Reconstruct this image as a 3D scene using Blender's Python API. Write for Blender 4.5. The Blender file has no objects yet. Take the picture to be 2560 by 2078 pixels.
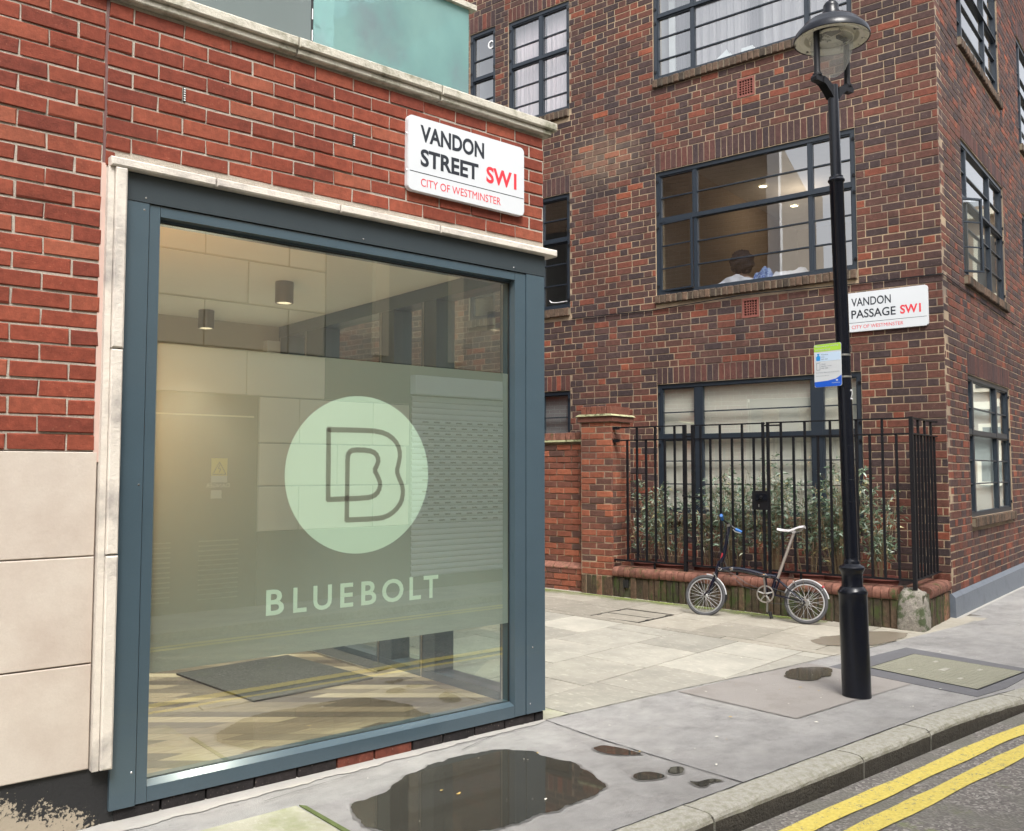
import bpy, bmesh, math, random
import numpy as np
from mathutils import Matrix, Vector

random.seed(11)
rng = np.random.default_rng(5)
R = math.radians
sc = bpy.context.scene
COL = sc.collection

# ------------------------------------------------------------------ camera, sky, sun, exposure
CAMP = Vector((-3.756, -4.15, 1.512))
_th, _pi = R(49.89), R(3.505)
FW = Vector((math.cos(_th)*math.cos(_pi), math.sin(_th)*math.cos(_pi), math.sin(_pi)))
RT = Vector((math.sin(_th), -math.cos(_th), 0))
UP = RT.cross(FW)
cam = bpy.data.cameras.new('camera')
cam.sensor_fit = 'HORIZONTAL'; cam.sensor_width = 36.0; cam.lens = 2260.7/2560*36.0
cam.clip_start = 0.05; cam.clip_end = 500
camo = bpy.data.objects.new('camera', cam); COL.objects.link(camo)
camo.matrix_world = Matrix(((RT.x, UP.x, -FW.x, CAMP.x), (RT.y, UP.y, -FW.y, CAMP.y), (RT.z, UP.z, -FW.z, CAMP.z), (0, 0, 0, 1)))
sc.camera = camo

SUN_EL, SUN_ROT = R(54), R(208)
w = bpy.data.worlds.new('World'); sc.world = w; w.use_nodes = True
nt = w.node_tree; nt.nodes.clear()
o_ = nt.nodes.new('ShaderNodeOutputWorld'); bg = nt.nodes.new('ShaderNodeBackground')
sky = nt.nodes.new('ShaderNodeTexSky'); sky.sky_type = 'NISHITA'; sky.sun_disc = False
sky.sun_elevation = SUN_EL; sky.sun_rotation = SUN_ROT
sky.air_density = 1.0; sky.dust_density = 4.0; sky.ozone_density = 1.0
hs = nt.nodes.new('ShaderNodeHueSaturation'); hs.inputs['Saturation'].default_value = 0.22
bg.inputs['Strength'].default_value = 0.15
nt.links.new(sky.outputs[0], hs.inputs['Color']); nt.links.new(hs.outputs[0], bg.inputs['Color']); nt.links.new(bg.outputs[0], o_.inputs[0])
sl = bpy.data.lights.new('sun', 'SUN'); sl.energy = 1.45; sl.angle = R(24); sl.color = (1.0, .97, .92)
so = bpy.data.objects.new('sun', sl); COL.objects.link(so)
# sky sun_rotation is measured clockwise from +Y
sd = Vector((math.sin(SUN_ROT)*math.cos(SUN_EL), math.cos(SUN_ROT)*math.cos(SUN_EL), math.sin(SUN_EL)))
so.rotation_euler = (-sd).to_track_quat('-Z', 'Y').to_euler(); so.location = (0, 0, 30)
sc.view_settings.view_transform = 'Standard'; sc.view_settings.look = 'None'
sc.view_settings.gamma = 1.0; sc.view_settings.use_curve_mapping = False
sc.view_settings.exposure = 1.30

# ------------------------------------------------------------------ materials
MATS = {}
def nn(t, kind, **kw):
    n = t.nodes.new(kind)
    for k, v in kw.items():
        if k in n.inputs: n.inputs[k].default_value = v
        else: setattr(n, k, v)
    return n
def math_(t, op, a, b=None, clamp=False):
    n = t.nodes.new('ShaderNodeMath'); n.operation = op; n.use_clamp = clamp
    for i, x in enumerate((a, b)):
        if x is None: continue
        if isinstance(x, (int, float)): n.inputs[i].default_value = x
        else: t.links.new(x, n.inputs[i])
    return n.outputs[0]
def mixc(t, fac, a, b, blend='MIX'):
    n = t.nodes.new('ShaderNodeMix'); n.data_type = 'RGBA'; n.blend_type = blend
    for sock, x in ((n.inputs[0], fac), (n.inputs[6], a), (n.inputs[7], b)):
        if isinstance(x, (int, float)): sock.default_value = x
        elif isinstance(x, tuple): sock.default_value = (*x[:3], 1)
        else: t.links.new(x, sock)
    return n.outputs[2]
def noise(t, pos, scale, detail=4, rough=.6, stretch=None):
    if stretch:
        m = nn(t, 'ShaderNodeMapping'); m.inputs['Scale'].default_value = stretch
        t.links.new(pos, m.inputs['Vector']); pos = m.outputs[0]
    n = nn(t, 'ShaderNodeTexNoise', Scale=scale, Detail=detail, Roughness=rough)
    t.links.new(pos, n.inputs['Vector']); return n.outputs['Fac']
def ramp(t, fac, stops, interp='LINEAR'):
    n = t.nodes.new('ShaderNodeValToRGB'); n.color_ramp.interpolation = interp
    el = n.color_ramp.elements
    while len(el) > 1: el.remove(el[-1])
    el[0].position = stops[0][0]; el[0].color = (*stops[0][1], 1)
    for p, c in stops[1:]:
        e = el.new(p); e.color = (*c, 1)
    t.links.new(fac, n.inputs[0]); return n.outputs[0]
def g(v): return (v, v, v)
def base(name):
    m = bpy.data.materials.new(name); m.use_nodes = True
    t = m.node_tree; b = t.nodes['Principled BSDF']
    geo = nn(t, 'ShaderNodeNewGeometry')
    MATS[name] = m
    return m, t, b, geo.outputs['Position']
def bumpit(t, b, h, strength, dist=.01):
    n = nn(t, 'ShaderNodeBump', Strength=strength, Distance=dist)
    t.links.new(h, n.inputs['Height']); t.links.new(n.outputs[0], b.inputs['Normal'])
def mk(name, col, rough=.6, metal=0., var=.15, vs=6, bump=0., bs=80, col2=None, m2=(.5, .6), s2=3, spec=.5, stretch=None, coat=0, fine=0.0):
    m, t, b, pos = base(name)
    c = col
    n1 = noise(t, pos, vs, 5, .6, stretch)
    c = mixc(t, n1, tuple(x*(1-var) for x in col), tuple(min(1, x*(1+var)) for x in col))
    if fine:
        n3 = noise(t, pos, 180, 2, .6)
        f = ramp(t, n3, [(0.3, g(1-fine)), (.7, g(1+fine))]); c = mixc(t, 1.0, c, f, 'MULTIPLY')
    if col2:
        f = ramp(t, noise(t, pos, s2, 6, .65), [(m2[0], g(0)), (m2[1], g(1))]); c = mixc(t, f, c, col2)
    t.links.new(c, b.inputs['Base Color'])
    b.inputs['Roughness'].default_value = rough; b.inputs['Metallic'].default_value = metal
    b.inputs['Specular IOR Level'].default_value = spec
    b.inputs['Coat Weight'].default_value = coat
    if bump: bumpit(t, b, noise(t, pos, bs, 4, .6), bump)
    return m
def mk_brick(name, stops, rough=.85, speck=(.5, .4, .32), bump=.5, moss=None, dirt=.25):
    """colour picked per brick from its own 'tint' value; kiln marks and pits by noise"""
    m, t, b, pos = base(name)
    at = nn(t, 'ShaderNodeAttribute', attribute_name='tint')
    c = ramp(t, at.outputs['Fac'], stops)
    n1 = noise(t, pos, 22, 5, .7)
    c = mixc(t, 1.0, c, ramp(t, n1, [(.25, g(1-dirt*1.3)), (.75, g(1+dirt))]), 'MULTIPLY')
    f = ramp(t, noise(t, pos, 95, 3, .5), [(.66, g(0)), (.74, g(1))])
    c = mixc(t, math_(t, 'MULTIPLY', f, .35), c, speck)
    f2 = ramp(t, noise(t, pos, 1.3, 4, .6), [(.35, g(.82)), (.7, g(1.12))]); c = mixc(t, 1.0, c, f2, 'MULTIPLY')
    if name == 'stock_brick':   # lime bloom left by an old leak, one cross-shaped patch
        d = nn(t, 'ShaderNodeMapping'); d.inputs['Location'].default_value = (-4.92*1.3, -4.25*1.3, -5.72*2.2); d.inputs['Scale'].default_value = (1.3, 1.3, 2.2); t.links.new(pos, d.inputs['Vector'])
        ln = nn(t, 'ShaderNodeVectorMath', operation='LENGTH'); t.links.new(d.outputs[0], ln.inputs[0])
        k = math_(t, 'SUBTRACT', math_(t, 'ADD', 1.0, math_(t, 'MULTIPLY', math_(t, 'SUBTRACT', noise(t, pos, 7, 5, .7), .5), 1.6)), ln.outputs['Value'], True)
        c = mixc(t, math_(t, 'MULTIPLY', k, .26), c, (.34, .26, .18))
    if moss:
        f = ramp(t, noise(t, pos, 9, 5, .7, (1, 1, .45)), [(moss, g(0)), (moss+.12, g(1))]); c = mixc(t, f, c, (.045, .06, .018))
    t.links.new(c, b.inputs['Base Color']); b.inputs['Roughness'].default_value = rough
    b.inputs['Specular IOR Level'].default_value = .25
    h = math_(t, 'ADD', noise(t, pos, 55, 5, .7), math_(t, 'MULTIPLY', noise(t, pos, 240, 2, .5), .4))
    bumpit(t, b, h, bump, .004)
    return m
def mk_glass(name, tint=(.9, .95, .92), f0=.05, rough=0.0, gtint=(1, 1, 1)):
    m = bpy.data.materials.new(name); m.use_nodes = True; t = m.node_tree; t.nodes.clear(); MATS[name] = m
    o = nn(t, 'ShaderNodeOutputMaterial'); geo = nn(t, 'ShaderNodeNewGeometry')
    d = nn(t, 'ShaderNodeVectorMath', operation='DOT_PRODUCT')
    t.links.new(geo.outputs['Normal'], d.inputs[0]); t.links.new(geo.outputs['Incoming'], d.inputs[1])
    a = math_(t, 'ABSOLUTE', d.outputs['Value'])
    p = math_(t, 'POWER', math_(t, 'SUBTRACT', 1.0, a, True), 5.0)
    f = math_(t, 'ADD', math_(t, 'MULTIPLY', p, 1-f0), f0, True)
    tr = nn(t, 'ShaderNodeBsdfTransparent'); tr.inputs[0].default_value = (*tint, 1)
    gl = nn(t, 'ShaderNodeBsdfGlossy'); gl.inputs['Roughness'].default_value = rough; gl.inputs[0].default_value = (*gtint, 1)
    mx = nn(t, 'ShaderNodeMixShader'); t.links.new(f, mx.inputs[0]); t.links.new(tr.outputs[0], mx.inputs[1]); t.links.new(gl.outputs[0], mx.inputs[2])
    t.links.new(mx.outputs[0], o.inputs[0]); return m
def mk_film(name, dif, trans, clear=0.0, cfac=.5, clearcol=(1, 1, 1)):
    m = bpy.data.materials.new(name); m.use_nodes = True; t = m.node_tree; t.nodes.clear(); MATS[name] = m
    o = nn(t, 'ShaderNodeOutputMaterial')
    a = nn(t, 'ShaderNodeBsdfDiffuse'); a.inputs[0].default_value = (*dif, 1)
    b = nn(t, 'ShaderNodeBsdfTranslucent'); b.inputs[0].default_value = (*trans, 1)
    mx = nn(t, 'ShaderNodeMixShader'); mx.inputs[0].default_value = cfac
    t.links.new(a.outputs[0], mx.inputs[1]); t.links.new(b.outputs[0], mx.inputs[2]); out = mx.outputs[0]
    if clear:
        c = nn(t, 'ShaderNodeBsdfTransparent'); c.inputs[0].default_value = (*clearcol, 1)
        m2 = nn(t, 'ShaderNodeMixShader'); m2.inputs[0].default_value = clear
        t.links.new(out, m2.inputs[1]); t.links.new(c.outputs[0], m2.inputs[2]); out = m2.outputs[0]
    t.links.new(out, o.inputs[0]); return m
def mk_emit(name, col, s):
    m = bpy.data.materials.new(name); m.use_nodes = True; t = m.node_tree; t.nodes.clear(); MATS[name] = m
    o = nn(t, 'ShaderNodeOutputMaterial'); e = nn(t, 'ShaderNodeEmission'); e.inputs[0].default_value = (*col, 1); e.inputs[1].default_value = s
    t.links.new(e.outputs[0], o.inputs[0]); return m

mk_brick('red_brick', [(0, (.155, .036, .023)), (.3, (.185, .043, .025)), (.65, (.212, .049, .028)), (.9, (.24, .062, .035)), (1, (.27, .082, .047))], speck=(.40, .18, .11), bump=.7, dirt=.28)
mk_brick('stock_brick', [(0, (.046, .032, .033)), (.2, (.062, .039, .037)), (.4, (.088, .044, .036)), (.58, (.112, .047, .035)), (.76, (.145, .050, .034)), (.9, (.185, .056, .034)), (1, (.25, .075, .040))], dirt=.32)
mk_brick('tan_brick', [(0, (.20, .14, .10)), (1, (.34, .25, .18))])
mk_brick('soldier_stock', [(0, (.045, .032, .034)), (.4, (.075, .038, .034)), (.8, (.105, .042, .034)), (1, (.21, .058, .036))], dirt=.3)
mk_brick('sill_stock', [(0, (.055, .043, .033)), (.5, (.090, .062, .044)), (1, (.125, .080, .055))], dirt=.4)
mk_brick('garden_brick', [(0, (.08, .048, .040)), (.4, (.16, .062, .042)), (.8, (.24, .078, .045)), (1, (.30, .10, .055))], dirt=.3, bump=.7)
mk_brick('mossy_brick', [(0, (.042, .034, .024)), (.4, (.075, .055, .036)), (.8, (.115, .072, .046)), (1, (.24, .12, .075))], dirt=.5, bump=1.0, moss=.51)
mk_brick('coping_brick', [(0, (.13, .062, .045)), (.5, (.185, .080, .057)), (1, (.24, .112, .080))], dirt=.4, bump=.8, moss=.56)
mk_brick('black_brick', [(0, (.018, .017, .018)), (.7, (.03, .024, .024)), (1, (.15, .045, .03))], dirt=.4, bump=.8)
mk('mortar_grey', (.38, .335, .28), .9, var=.25, vs=14, bump=.6, bs=160, fine=.15)
mk('mortar_cream', (.36, .27, .175), .9, var=.35, vs=7, bump=.6, bs=140, col2=(.17, .13, .10), m2=(.40, .66), s2=1.0)
mk('mossy_mortar', (.055, .055, .028), .95, var=.4, vs=14, bump=.5, col2=(.24, .20, .12), m2=(.55, .7), s2=9)
mk('sill_mortar', (.16, .13, .09), .9, var=.3, vs=12)
mk('alloy_paint', (.46, .46, .47), .4, metal=.2, var=.05, vs=10)
mk('limestone', (.58, .53, .465), .75, var=.14, vs=7, bump=.35, bs=60, col2=(.33, .30, .275), m2=(.48, .70), s2=6, stretch=(1, 1, 1.5), fine=.05)
mk('weathered_stone', (.46, .43, .36), .8, var=.2, vs=9, bump=.5, bs=70, col2=(.17, .165, .11), m2=(.47, .66), s2=8, fine=.08)
mk('cladding_stone', (.50, .44, .38), .6, var=.08, vs=3, bump=.15, bs=50, col2=(.385, .31, .26), m2=(.42, .78), s2=2.2, fine=.03)
mk('joint_sealant', (.13, .065, .06), .8)
mk('reveal_pink', (.50, .36, .31), .8, var=.2, vs=8)
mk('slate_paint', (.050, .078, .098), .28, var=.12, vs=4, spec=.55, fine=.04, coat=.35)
mk('slate_paint_shaded', (.034, .044, .050), .34, var=.1, vs=4, spec=.4, fine=.04)  # slate paint with the head panel's shade and dark reflection put into the colour
mk('slate_paint_dark', (.04, .047, .05), .35, var=.08, vs=4)
mk('gasket', (.01, .01, .011), .5)
mk('window_paint', (.015, .022, .032), .42, var=.2, vs=12, bump=.1, bs=60)
mk('black_iron', (.006, .006, .008), .5, var=.3, vs=20, bump=.25, bs=90, spec=.25)
mk('black_gloss', (.005, .006, .010), .24, var=.3, vs=14, bump=.08, bs=40, spec=.3)
mk('sign_white', (.56, .58, .60), .25, var=.02, vs=4, coat=.3)
mk('sign_edge', (.62, .63, .65), .4)
mk('sign_black', (.015, .018, .025), .4, var=0)
mk('sign_red', (.62, .03, .045), .4, var=0)
mk('lime_green', (.36, .60, .05), .4, var=0); mk('sign_blue', (.01, .09, .52), .4, var=0)
mk('pale_blue', (.50, .62, .76), .4, var=0); mk('bag_blue', (.02, .25, .60), .4, var=0); mk('print_grey', (.16, .19, .23), .5, var=0)
mk('terracotta', (.19, .060, .045), .8, var=.2, vs=14, bump=.3)
mk('tar_black', (.015, .016, .018), .6, var=.3)
mk('plinth_paint', (.115, .135, .165), .45, var=.15, vs=5, bump=.3, bs=30, col2=(.08, .095, .12), m2=(.5, .7), s2=5)
mk('rough_stone', (.22, .20, .17), .9, var=.6, vs=22, bump=1.0, bs=45, col2=(.06, .075, .035), m2=(.50, .60), s2=9, fine=.35)
mk('cement', (.345, .33, .305), .85, var=.15, vs=9, bump=.3, bs=60, col2=(.36, .34, .30), m2=(.55, .7), s2=7)
mk('soil', (.03, .022, .015), .95, var=.4, vs=30, bump=1, bs=60)
mk('dark_grit', (.09, .08, .065), .9, var=.4, vs=30, bump=.5)
mk('lichen_tile', (.40, .40, .23), .9, var=.35, vs=25, bump=.4, col2=(.12, .12, .06), m2=(.5, .62), s2=20)
mk('green_moss', (.10, .13, .04), .95, var=.35, vs=20, bump=.6)
mk('ceiling_white', (.80, .79, .72), .8, var=.03)
mk('lobby_wall', (.46, .43, .36), .7, var=.05)
def mk_algae():
    m, t, b, pos = base('algae_film'); t.nodes.remove(b); o = [n for n in t.nodes if n.type == 'OUTPUT_MATERIAL'][0]
    a = nn(t, 'ShaderNodeBsdfDiffuse'); t.links.new(ramp(t, noise(t, pos, 18, 5, .7), [(.3, (.12, .15, .04)), (.7, (.22, .26, .09))]), a.inputs[0])
    tr = nn(t, 'ShaderNodeBsdfTransparent'); mx = nn(t, 'ShaderNodeMixShader')
    d = nn(t, 'ShaderNodeVectorMath', operation='DOT_PRODUCT'); t.links.new(pos, d.inputs[0]); d.inputs[1].default_value = (.9785, .2064, 0)
    # grows along the wet foot of the wall and thins out away from it
    dist = math_(t, 'SUBTRACT', 5.6895-1.09, d.outputs['Value'])
    f = math_(t, 'SUBTRACT', 1.0, math_(t, 'MULTIPLY', dist, 4.2))
    n = math_(t, 'MULTIPLY', math_(t, 'SUBTRACT', noise(t, pos, 3.5, 6, .7), .5), 2.2)
    f = math_(t, 'ADD', f, n); f = math_(t, 'MULTIPLY', f, .85, True)
    t.links.new(f, mx.inputs[0]); t.links.new(tr.outputs[0], mx.inputs[1]); t.links.new(a.outputs[0], mx.inputs[2]); t.links.new(mx.outputs[0], o.inputs[0])
mk_algae()
mk('carpet', (.050, .050, .046), .95, var=.35, vs=60, bump=.6, bs=300)
mk('bronze_grey', (.10, .085, .07), .4, var=.05)
mk('camera_white', (.7, .7, .68), .3)
mk('chrome', (.62, .62, .64), .22, metal=1, var=.1, vs=30)
mk('dull_alloy', (.42, .41, .39), .35, metal=.9, var=.2, vs=30)
mk('brushed_seatpost', (.46, .41, .37), .38, metal=.8, var=.15, vs=20)
mk('navy_paint', (.004, .005, .014), .18, var=.1, vs=8, coat=.5)
mk('tyre', (.055, .055, .058), .75, var=.2, vs=30, bump=.3, bs=200)
mk('black_plastic', (.012, .012, .013), .45, var=.2)
mk('saddle_grey', (.50, .48, .49), .45, var=.08, vs=20)
mk('grip_blue', (.005, .10, .34), .5); mk('tape_red', (.34, .02, .03), .5)
mk('blind', (.84, .78, .68), .85, var=.05, vs=3, stretch=(1, 1, 3))
mk('blind_green', (.80, .86, .82), .85, var=.05, vs=3)
mk('pink_curtain', (.66, .54, .56), .9, var=.06, vs=6)
mk('grey_curtain', (.40, .36, .37), .9, var=.12, vs=5); mk('dark_curtain', (.08, .07, .08), .9, var=.1)
mk('room_tan', (.36, .28, .21), .9, var=.04); mk('room_grey', (.30, .29, .29), .9); mk('room_dark', (.07, .07, .068), .9)
mk('room_mid', (.19, .19, .185), .9); mk('room_ceiling', (.62, .58, .54), .9); mk('paper_white', (.8, .8, .8), .8, var=.02)
mk('cloth_white', (.62, .60, .66), .9, var=.1, vs=14); mk('cloth_blue', (.30, .38, .60), .9, var=.3, vs=30, col2=(.05, .10, .34), m2=(.5, .54), s2=45)
mk('hair', (.03, .014, .014), .8, var=.4, vs=60, bump=1, bs=120); mk('skin', (.42, .24, .17), .6); mk('dark_knit', (.03, .03, .035), .9)
mk('opp_stone', (.84, .79, .62), .7, var=.07, vs=2.5, bump=.1); mk('opp_joint', (.20, .19, .15), .9)
mk('opp_dark', (.13, .115, .09), .7, var=.08); mk('opp_grey', (.50, .52, .47), .6, var=.06, vs=2)
mk('shutter_metal', (.78, .86, .92), .35, metal=.1, var=.08); mk('shutter_box', (.62, .70, .76), .4, var=.05)
mk('door_brown', (.10, .085, .065), .5, var=.05); mk('warn_yellow', (.75, .60, .05), .5, var=0)
mk('leaf_dry', (.45, .32, .10), .8); mk('petal', (.75, .72, .62), .8)
mk('straw', (.21, .16, .09), .8, var=.3, vs=20)
mk('terrace', (.22, .21, .2), .9)
glass_shop = mk_glass('shop_glass', (.82, .92, .87), .235)
glass_win = mk_glass('window_glass', (.84, .88, .88), .27)
glass_bowl = mk_film('bowl_glass', (.66, .66, .63), (.7, .7, .68), .70, .5, (.95, .96, .95))
mk_film('frosted_film', (.30, .325, .305), (.46, .51, .48), .06, .5)
mk_film('vinyl', (.76, .82, .70), (.74, .82, .70), 0, .25)
mk_film('vinyl_line', (.30, .30, .25), (.50, .50, .43), .0, .4)
mk_film('balcony_film', (.30, .44, .43), (.50, .72, .70), .34, .5, (.66, .9, .88)); mk_film('balcony_grey', (.24, .28, .28), (.34, .41, .41), .15, .5)
bt = MATS['balcony_film'].node_tree; bg_ = nn(bt, 'ShaderNodeNewGeometry')
bc = ramp(bt, noise(bt, bg_.outputs['Position'], 2.6, 5, .6, (1, 1, .7)), [(.35, (.36, .52, .50)), (.52, (.30, .43, .43)), (.68, (.30, .31, .35))])
for n_ in bt.nodes:
    if n_.type == 'BSDF_DIFFUSE': bt.links.new(bc, n_.inputs[0])
mk_film('sheer', (.60, .58, .60), (.6, .58, .6), .25, .5)
mk_emit('lamp_warm', (1, .86, .62), 14); mk_emit('lamp_amber', (1, .60, .28), 2.2)
mk_emit('spot_warm', (1, .82, .5), 4)

# planks, asphalt, flags and painted lines get their own graphs
def mk_plank():
    m, t, b, pos = base('plank')
    at = nn(t, 'ShaderNodeAttribute', attribute_name='tint')
    c = ramp(t, at.outputs['Fac'], [(0, (.07, .050, .036)), (.35, (.15, .115, .08)), (.65, (.30, .235, .155)), (1, (.46, .38, .26))])
    mp = nn(t, 'ShaderNodeMapping'); mp.inputs['Rotation'].default_value = (0, 0, R(40)); mp.inputs['Scale'].default_value = (2.5, 40, 1)
    t.links.new(pos, mp.inputs['Vector']); n = nn(t, 'ShaderNodeTexNoise', Scale=1.6, Detail=5, Roughness=.65); t.links.new(mp.outputs[0], n.inputs['Vector'])
    c = mixc(t, 1.0, c, ramp(t, n.outputs['Fac'], [(.3, g(.72)), (.7, g(1.2))]), 'MULTIPLY')
    t.links.new(c, b.inputs['Base Color']); b.inputs['Roughness'].default_value = .45
mk_plank()
def mk_pavement():
    m, t, b, pos = base('pavement_asphalt')
    c = ramp(t, noise(t, pos, 1.1, 6, .6), [(.28, (.205, .198, .190)), (.5, (.272, .264, .255)), (.72, (.345, .335, .318))])
    c = mixc(t, 1.0, c, ramp(t, noise(t, pos, 220, 2, .6), [(.3, g(.84)), (.7, g(1.16))]), 'MULTIPLY')
    c = mixc(t, 1.0, c, ramp(t, noise(t, pos, 14, 6, .7), [(.32, g(.92)), (.68, g(1.06))]), 'MULTIPLY')
    c = mixc(t, 1.0, c, ramp(t, noise(t, pos, 4.5, 8, .75, (1, 1.6, 1)), [(.36, g(.84)), (.5, g(1)), (.64, g(1.08))]), 'MULTIPLY')
    vg = nn(t, 'ShaderNodeTexVoronoi', Scale=4.2); t.links.new(pos, vg.inputs['Vector']); gm = ramp(t, vg.outputs['Distance'], [(.045, g(1)), (.06, g(0))])
    c = mixc(t, math_(t, 'MULTIPLY', gm, .45), c, (.15, .145, .14))
    sp = ramp(t, noise(t, pos, 70, 1, .3), [(.77, g(0)), (.79, g(1))]); c = mixc(t, math_(t, 'MULTIPLY', sp, .5), c, (.10, .09, .08))
    t.links.new(c, b.inputs['Base Color'])
    t.links.new(ramp(t, noise(t, pos, 3, 3, .5), [(.35, g(.42)), (.65, g(.75))]), b.inputs['Roughness'])
    bumpit(t, b, math_(t, 'ADD', noise(t, pos, 200, 3, .6), noise(t, pos, 6, 3, .5)), .7, .006)
mk_pavement()
def mk_road():
    m, t, b, pos = base('road_asphalt')
    v = nn(t, 'ShaderNodeTexVoronoi', Scale=85.0); t.links.new(pos, v.inputs['Vector'])
    sep = nn(t, 'ShaderNodeSeparateColor'); t.links.new(v.outputs['Color'], sep.inputs[0])
    c = ramp(t, sep.outputs[0], [(0, (.11, .10, .095)), (.55, (.17, .155, .14)), (.8, (.24, .22, .20)), (1, (.36, .34, .31))])
    c = mixc(t, ramp(t, noise(t, pos, 2.2, 5, .65), [(.46, g(0)), (.62, g(.85))]), c, (.175, .17, .145))
    c = mixc(t, ramp(t, noise(t, pos, 5.5, 5, .7), [(.60, g(0)), (.70, g(.6))]), c, (.20, .23, .09))
    t.links.new(c, b.inputs['Base Color']); t.links.new(ramp(t, noise(t, pos, 2.2, 4, .6), [(.4, g(.8)), (.6, g(.42))]), b.inputs['Roughness'])
    bumpit(t, b, v.outputs['Distance'], .6, .006)
mk_road()
def mk_yellow():
    m, t, b, pos = base('yellow_paint')
    n = math_(t, 'ADD', math_(t, 'MULTIPLY', noise(t, pos, 26, 5, .75), .6), math_(t, 'MULTIPLY', noise(t, pos, 120, 3, .6), .4))
    f = ramp(t, n, [(.555, g(1)), (.60, g(0))])
    c = ramp(t, noise(t, pos, 60, 3, .5), [(.3, (.58, .45, .08)), (.7, (.72, .60, .16))])
    c = mixc(t, f, (.19, .17, .15), c)
    t.links.new(c, b.inputs['Base Color']); b.inputs['Roughness'].default_value = .6
    bumpit(t, b, n, .5, .006)
mk_yellow()
def mk_flag(name, a, bcol, moss):
    m, t, b, pos = base(name)
    at = nn(t, 'ShaderNodeAttribute', attribute_name='tint')
    c = ramp(t, noise(t, pos, 3.2, 6, .65), [(.3, a), (.7, bcol)])
    c = mixc(t, 1.0, c, ramp(t, at.outputs['Fac'], [(0, g(.80)), (1, g(1.12))]), 'MULTIPLY')
    f = ramp(t, noise(t, pos, 26, 4, .6, (1, .5, 1)), [(.55, g(0)), (.72, g(1))]); c = mixc(t, math_(t, 'MULTIPLY', f, .35), c, (.62, .59, .50))
    c = mixc(t, 1.0, c, ramp(t, noise(t, pos, 200, 2, .6), [(.3, g(.93)), (.7, g(1.07))]), 'MULTIPLY')
    if moss:
        f = ramp(t, noise(t, pos, 5, 6, .7), [(.46, g(0)), (.72, g(.75))]); c = mixc(t, f, c, (.20, .23, .09))
    t.links.new(c, b.inputs['Base Color']); b.inputs['Roughness'].default_value = .7
    bumpit(t, b, math_(t, 'ADD', noise(t, pos, 40, 4, .6), noise(t, pos, 160, 2, .6)), .2, .005)
mk_flag('flagstone', (.29, .278, .238), (.41, .388, .33), False)
mk_flag('flagstone_brown', (.26, .24, .195), (.345, .315, .262), False)
mk_flag('flagstone_mossy', (.32, .31, .24), (.40, .39, .30), True)
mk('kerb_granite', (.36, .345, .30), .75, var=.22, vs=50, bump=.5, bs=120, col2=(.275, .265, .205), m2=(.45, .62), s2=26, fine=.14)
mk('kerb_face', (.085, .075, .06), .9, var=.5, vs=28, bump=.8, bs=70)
mk('patch_concrete', (.27, .25, .232), .6, var=.12, vs=3, bump=.25, bs=90, col2=(.215, .195, .175), m2=(.5, .7), s2=2.5, fine=.08)
mk('dark_surround', (.12, .12, .128), .7, var=.2, vs=10, bump=.35, bs=130, fine=.12)
mk('cover_green', (.235, .23, .175), .75, var=.12, vs=8, bump=.6, bs=120, fine=.12)
mk('wet_stain', (.21, .18, .14), .25, var=.15, vs=5, fine=.06)
mk('damp_pavement', (.16, .155, .148), .35, var=.15, vs=12, fine=.08)
mk('shallow_water', (.085, .075, .058), .08, var=.25, vs=6)
mk('puddle_water', (.045, .042, .034), .03, var=.15, vs=3, spec=.6)
def mk_plinth():
    m, t, b, pos = base('stained_render')
    n = math_(t, 'ADD', math_(t, 'MULTIPLY', noise(t, pos, 60, 4, .6), .5), math_(t, 'MULTIPLY', noise(t, pos, 4, 3, .6), .5))
    sep = nn(t, 'ShaderNodeSeparateXYZ'); t.links.new(pos, sep.inputs[0])
    # bitumen stays on the top of the plinth and near the frame, render shows below
    hz = math_(t, 'ADD', math_(t, 'MULTIPLY', math_(t, 'SUBTRACT', sep.outputs[2], .13), 1.2), math_(t, 'MULTIPLY', math_(t, 'ADD', sep.outputs[0], 2.86), .8))
    f = ramp(t, math_(t, 'ADD', n, hz), [(.52, g(0)), (.56, g(1))])
    t.links.new(mixc(t, f, (.34, .29, .22), (.014, .014, .015)), b.inputs['Base Color']); b.inputs['Roughness'].default_value = .7
    bumpit(t, b, n, .6)
mk_plinth()
def mk_leaf():
    m, t, b, pos = base('bamboo_leaf')
    at = nn(t, 'ShaderNodeAttribute', attribute_name='tint')
    c = ramp(t, at.outputs['Fac'], [(0, (.06, .10, .055)), (.4, (.11, .17, .10)), (.7, (.20, .28, .19)), (.9, (.42, .50, .43)), (1, (.42, .38, .18))])
    t.links.new(c, b.inputs['Base Color']); b.inputs['Roughness'].default_value = .38
    b.inputs['Subsurface Weight'].default_value = 0
mk_leaf()

# ------------------------------------------------------------------ geometry helpers
class Fr:
    """frame: a along the surface, o outward, z up"""
    def __init__(s, org, u, n):
        s.o = Vector(org); s.u = Vector(u).normalized(); s.n = Vector(n).normalized()
    def P(s, a, o, z): return s.o + s.u*a + s.n*o + Vector((0, 0, z))
    def M(s, a, o, z):
        p = s.P(a, o, z)
        return Matrix(((s.u.x, s.n.x, 0, p.x), (s.u.y, s.n.y, 0, p.y), (s.u.z, s.n.z, 1, p.z), (0, 0, 0, 1)))
WORLD = Fr((0, 0, 0), (1, 0, 0), (0, 1, 0))
FA = Fr((0, 0, 0), (1, 0, 0), (0, -1, 0))
aF, aR = R(101.91), R(11.3)
dF = Vector((math.cos(aF), math.sin(aF), 0)); nF = Vector((-dF.y, dF.x, 0))
dR = Vector((math.cos(aR), math.sin(aR), 0)); nR = Vector((dR.y, -dR.x, 0))
C0 = Vector((5.785, .14, 0))
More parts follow.
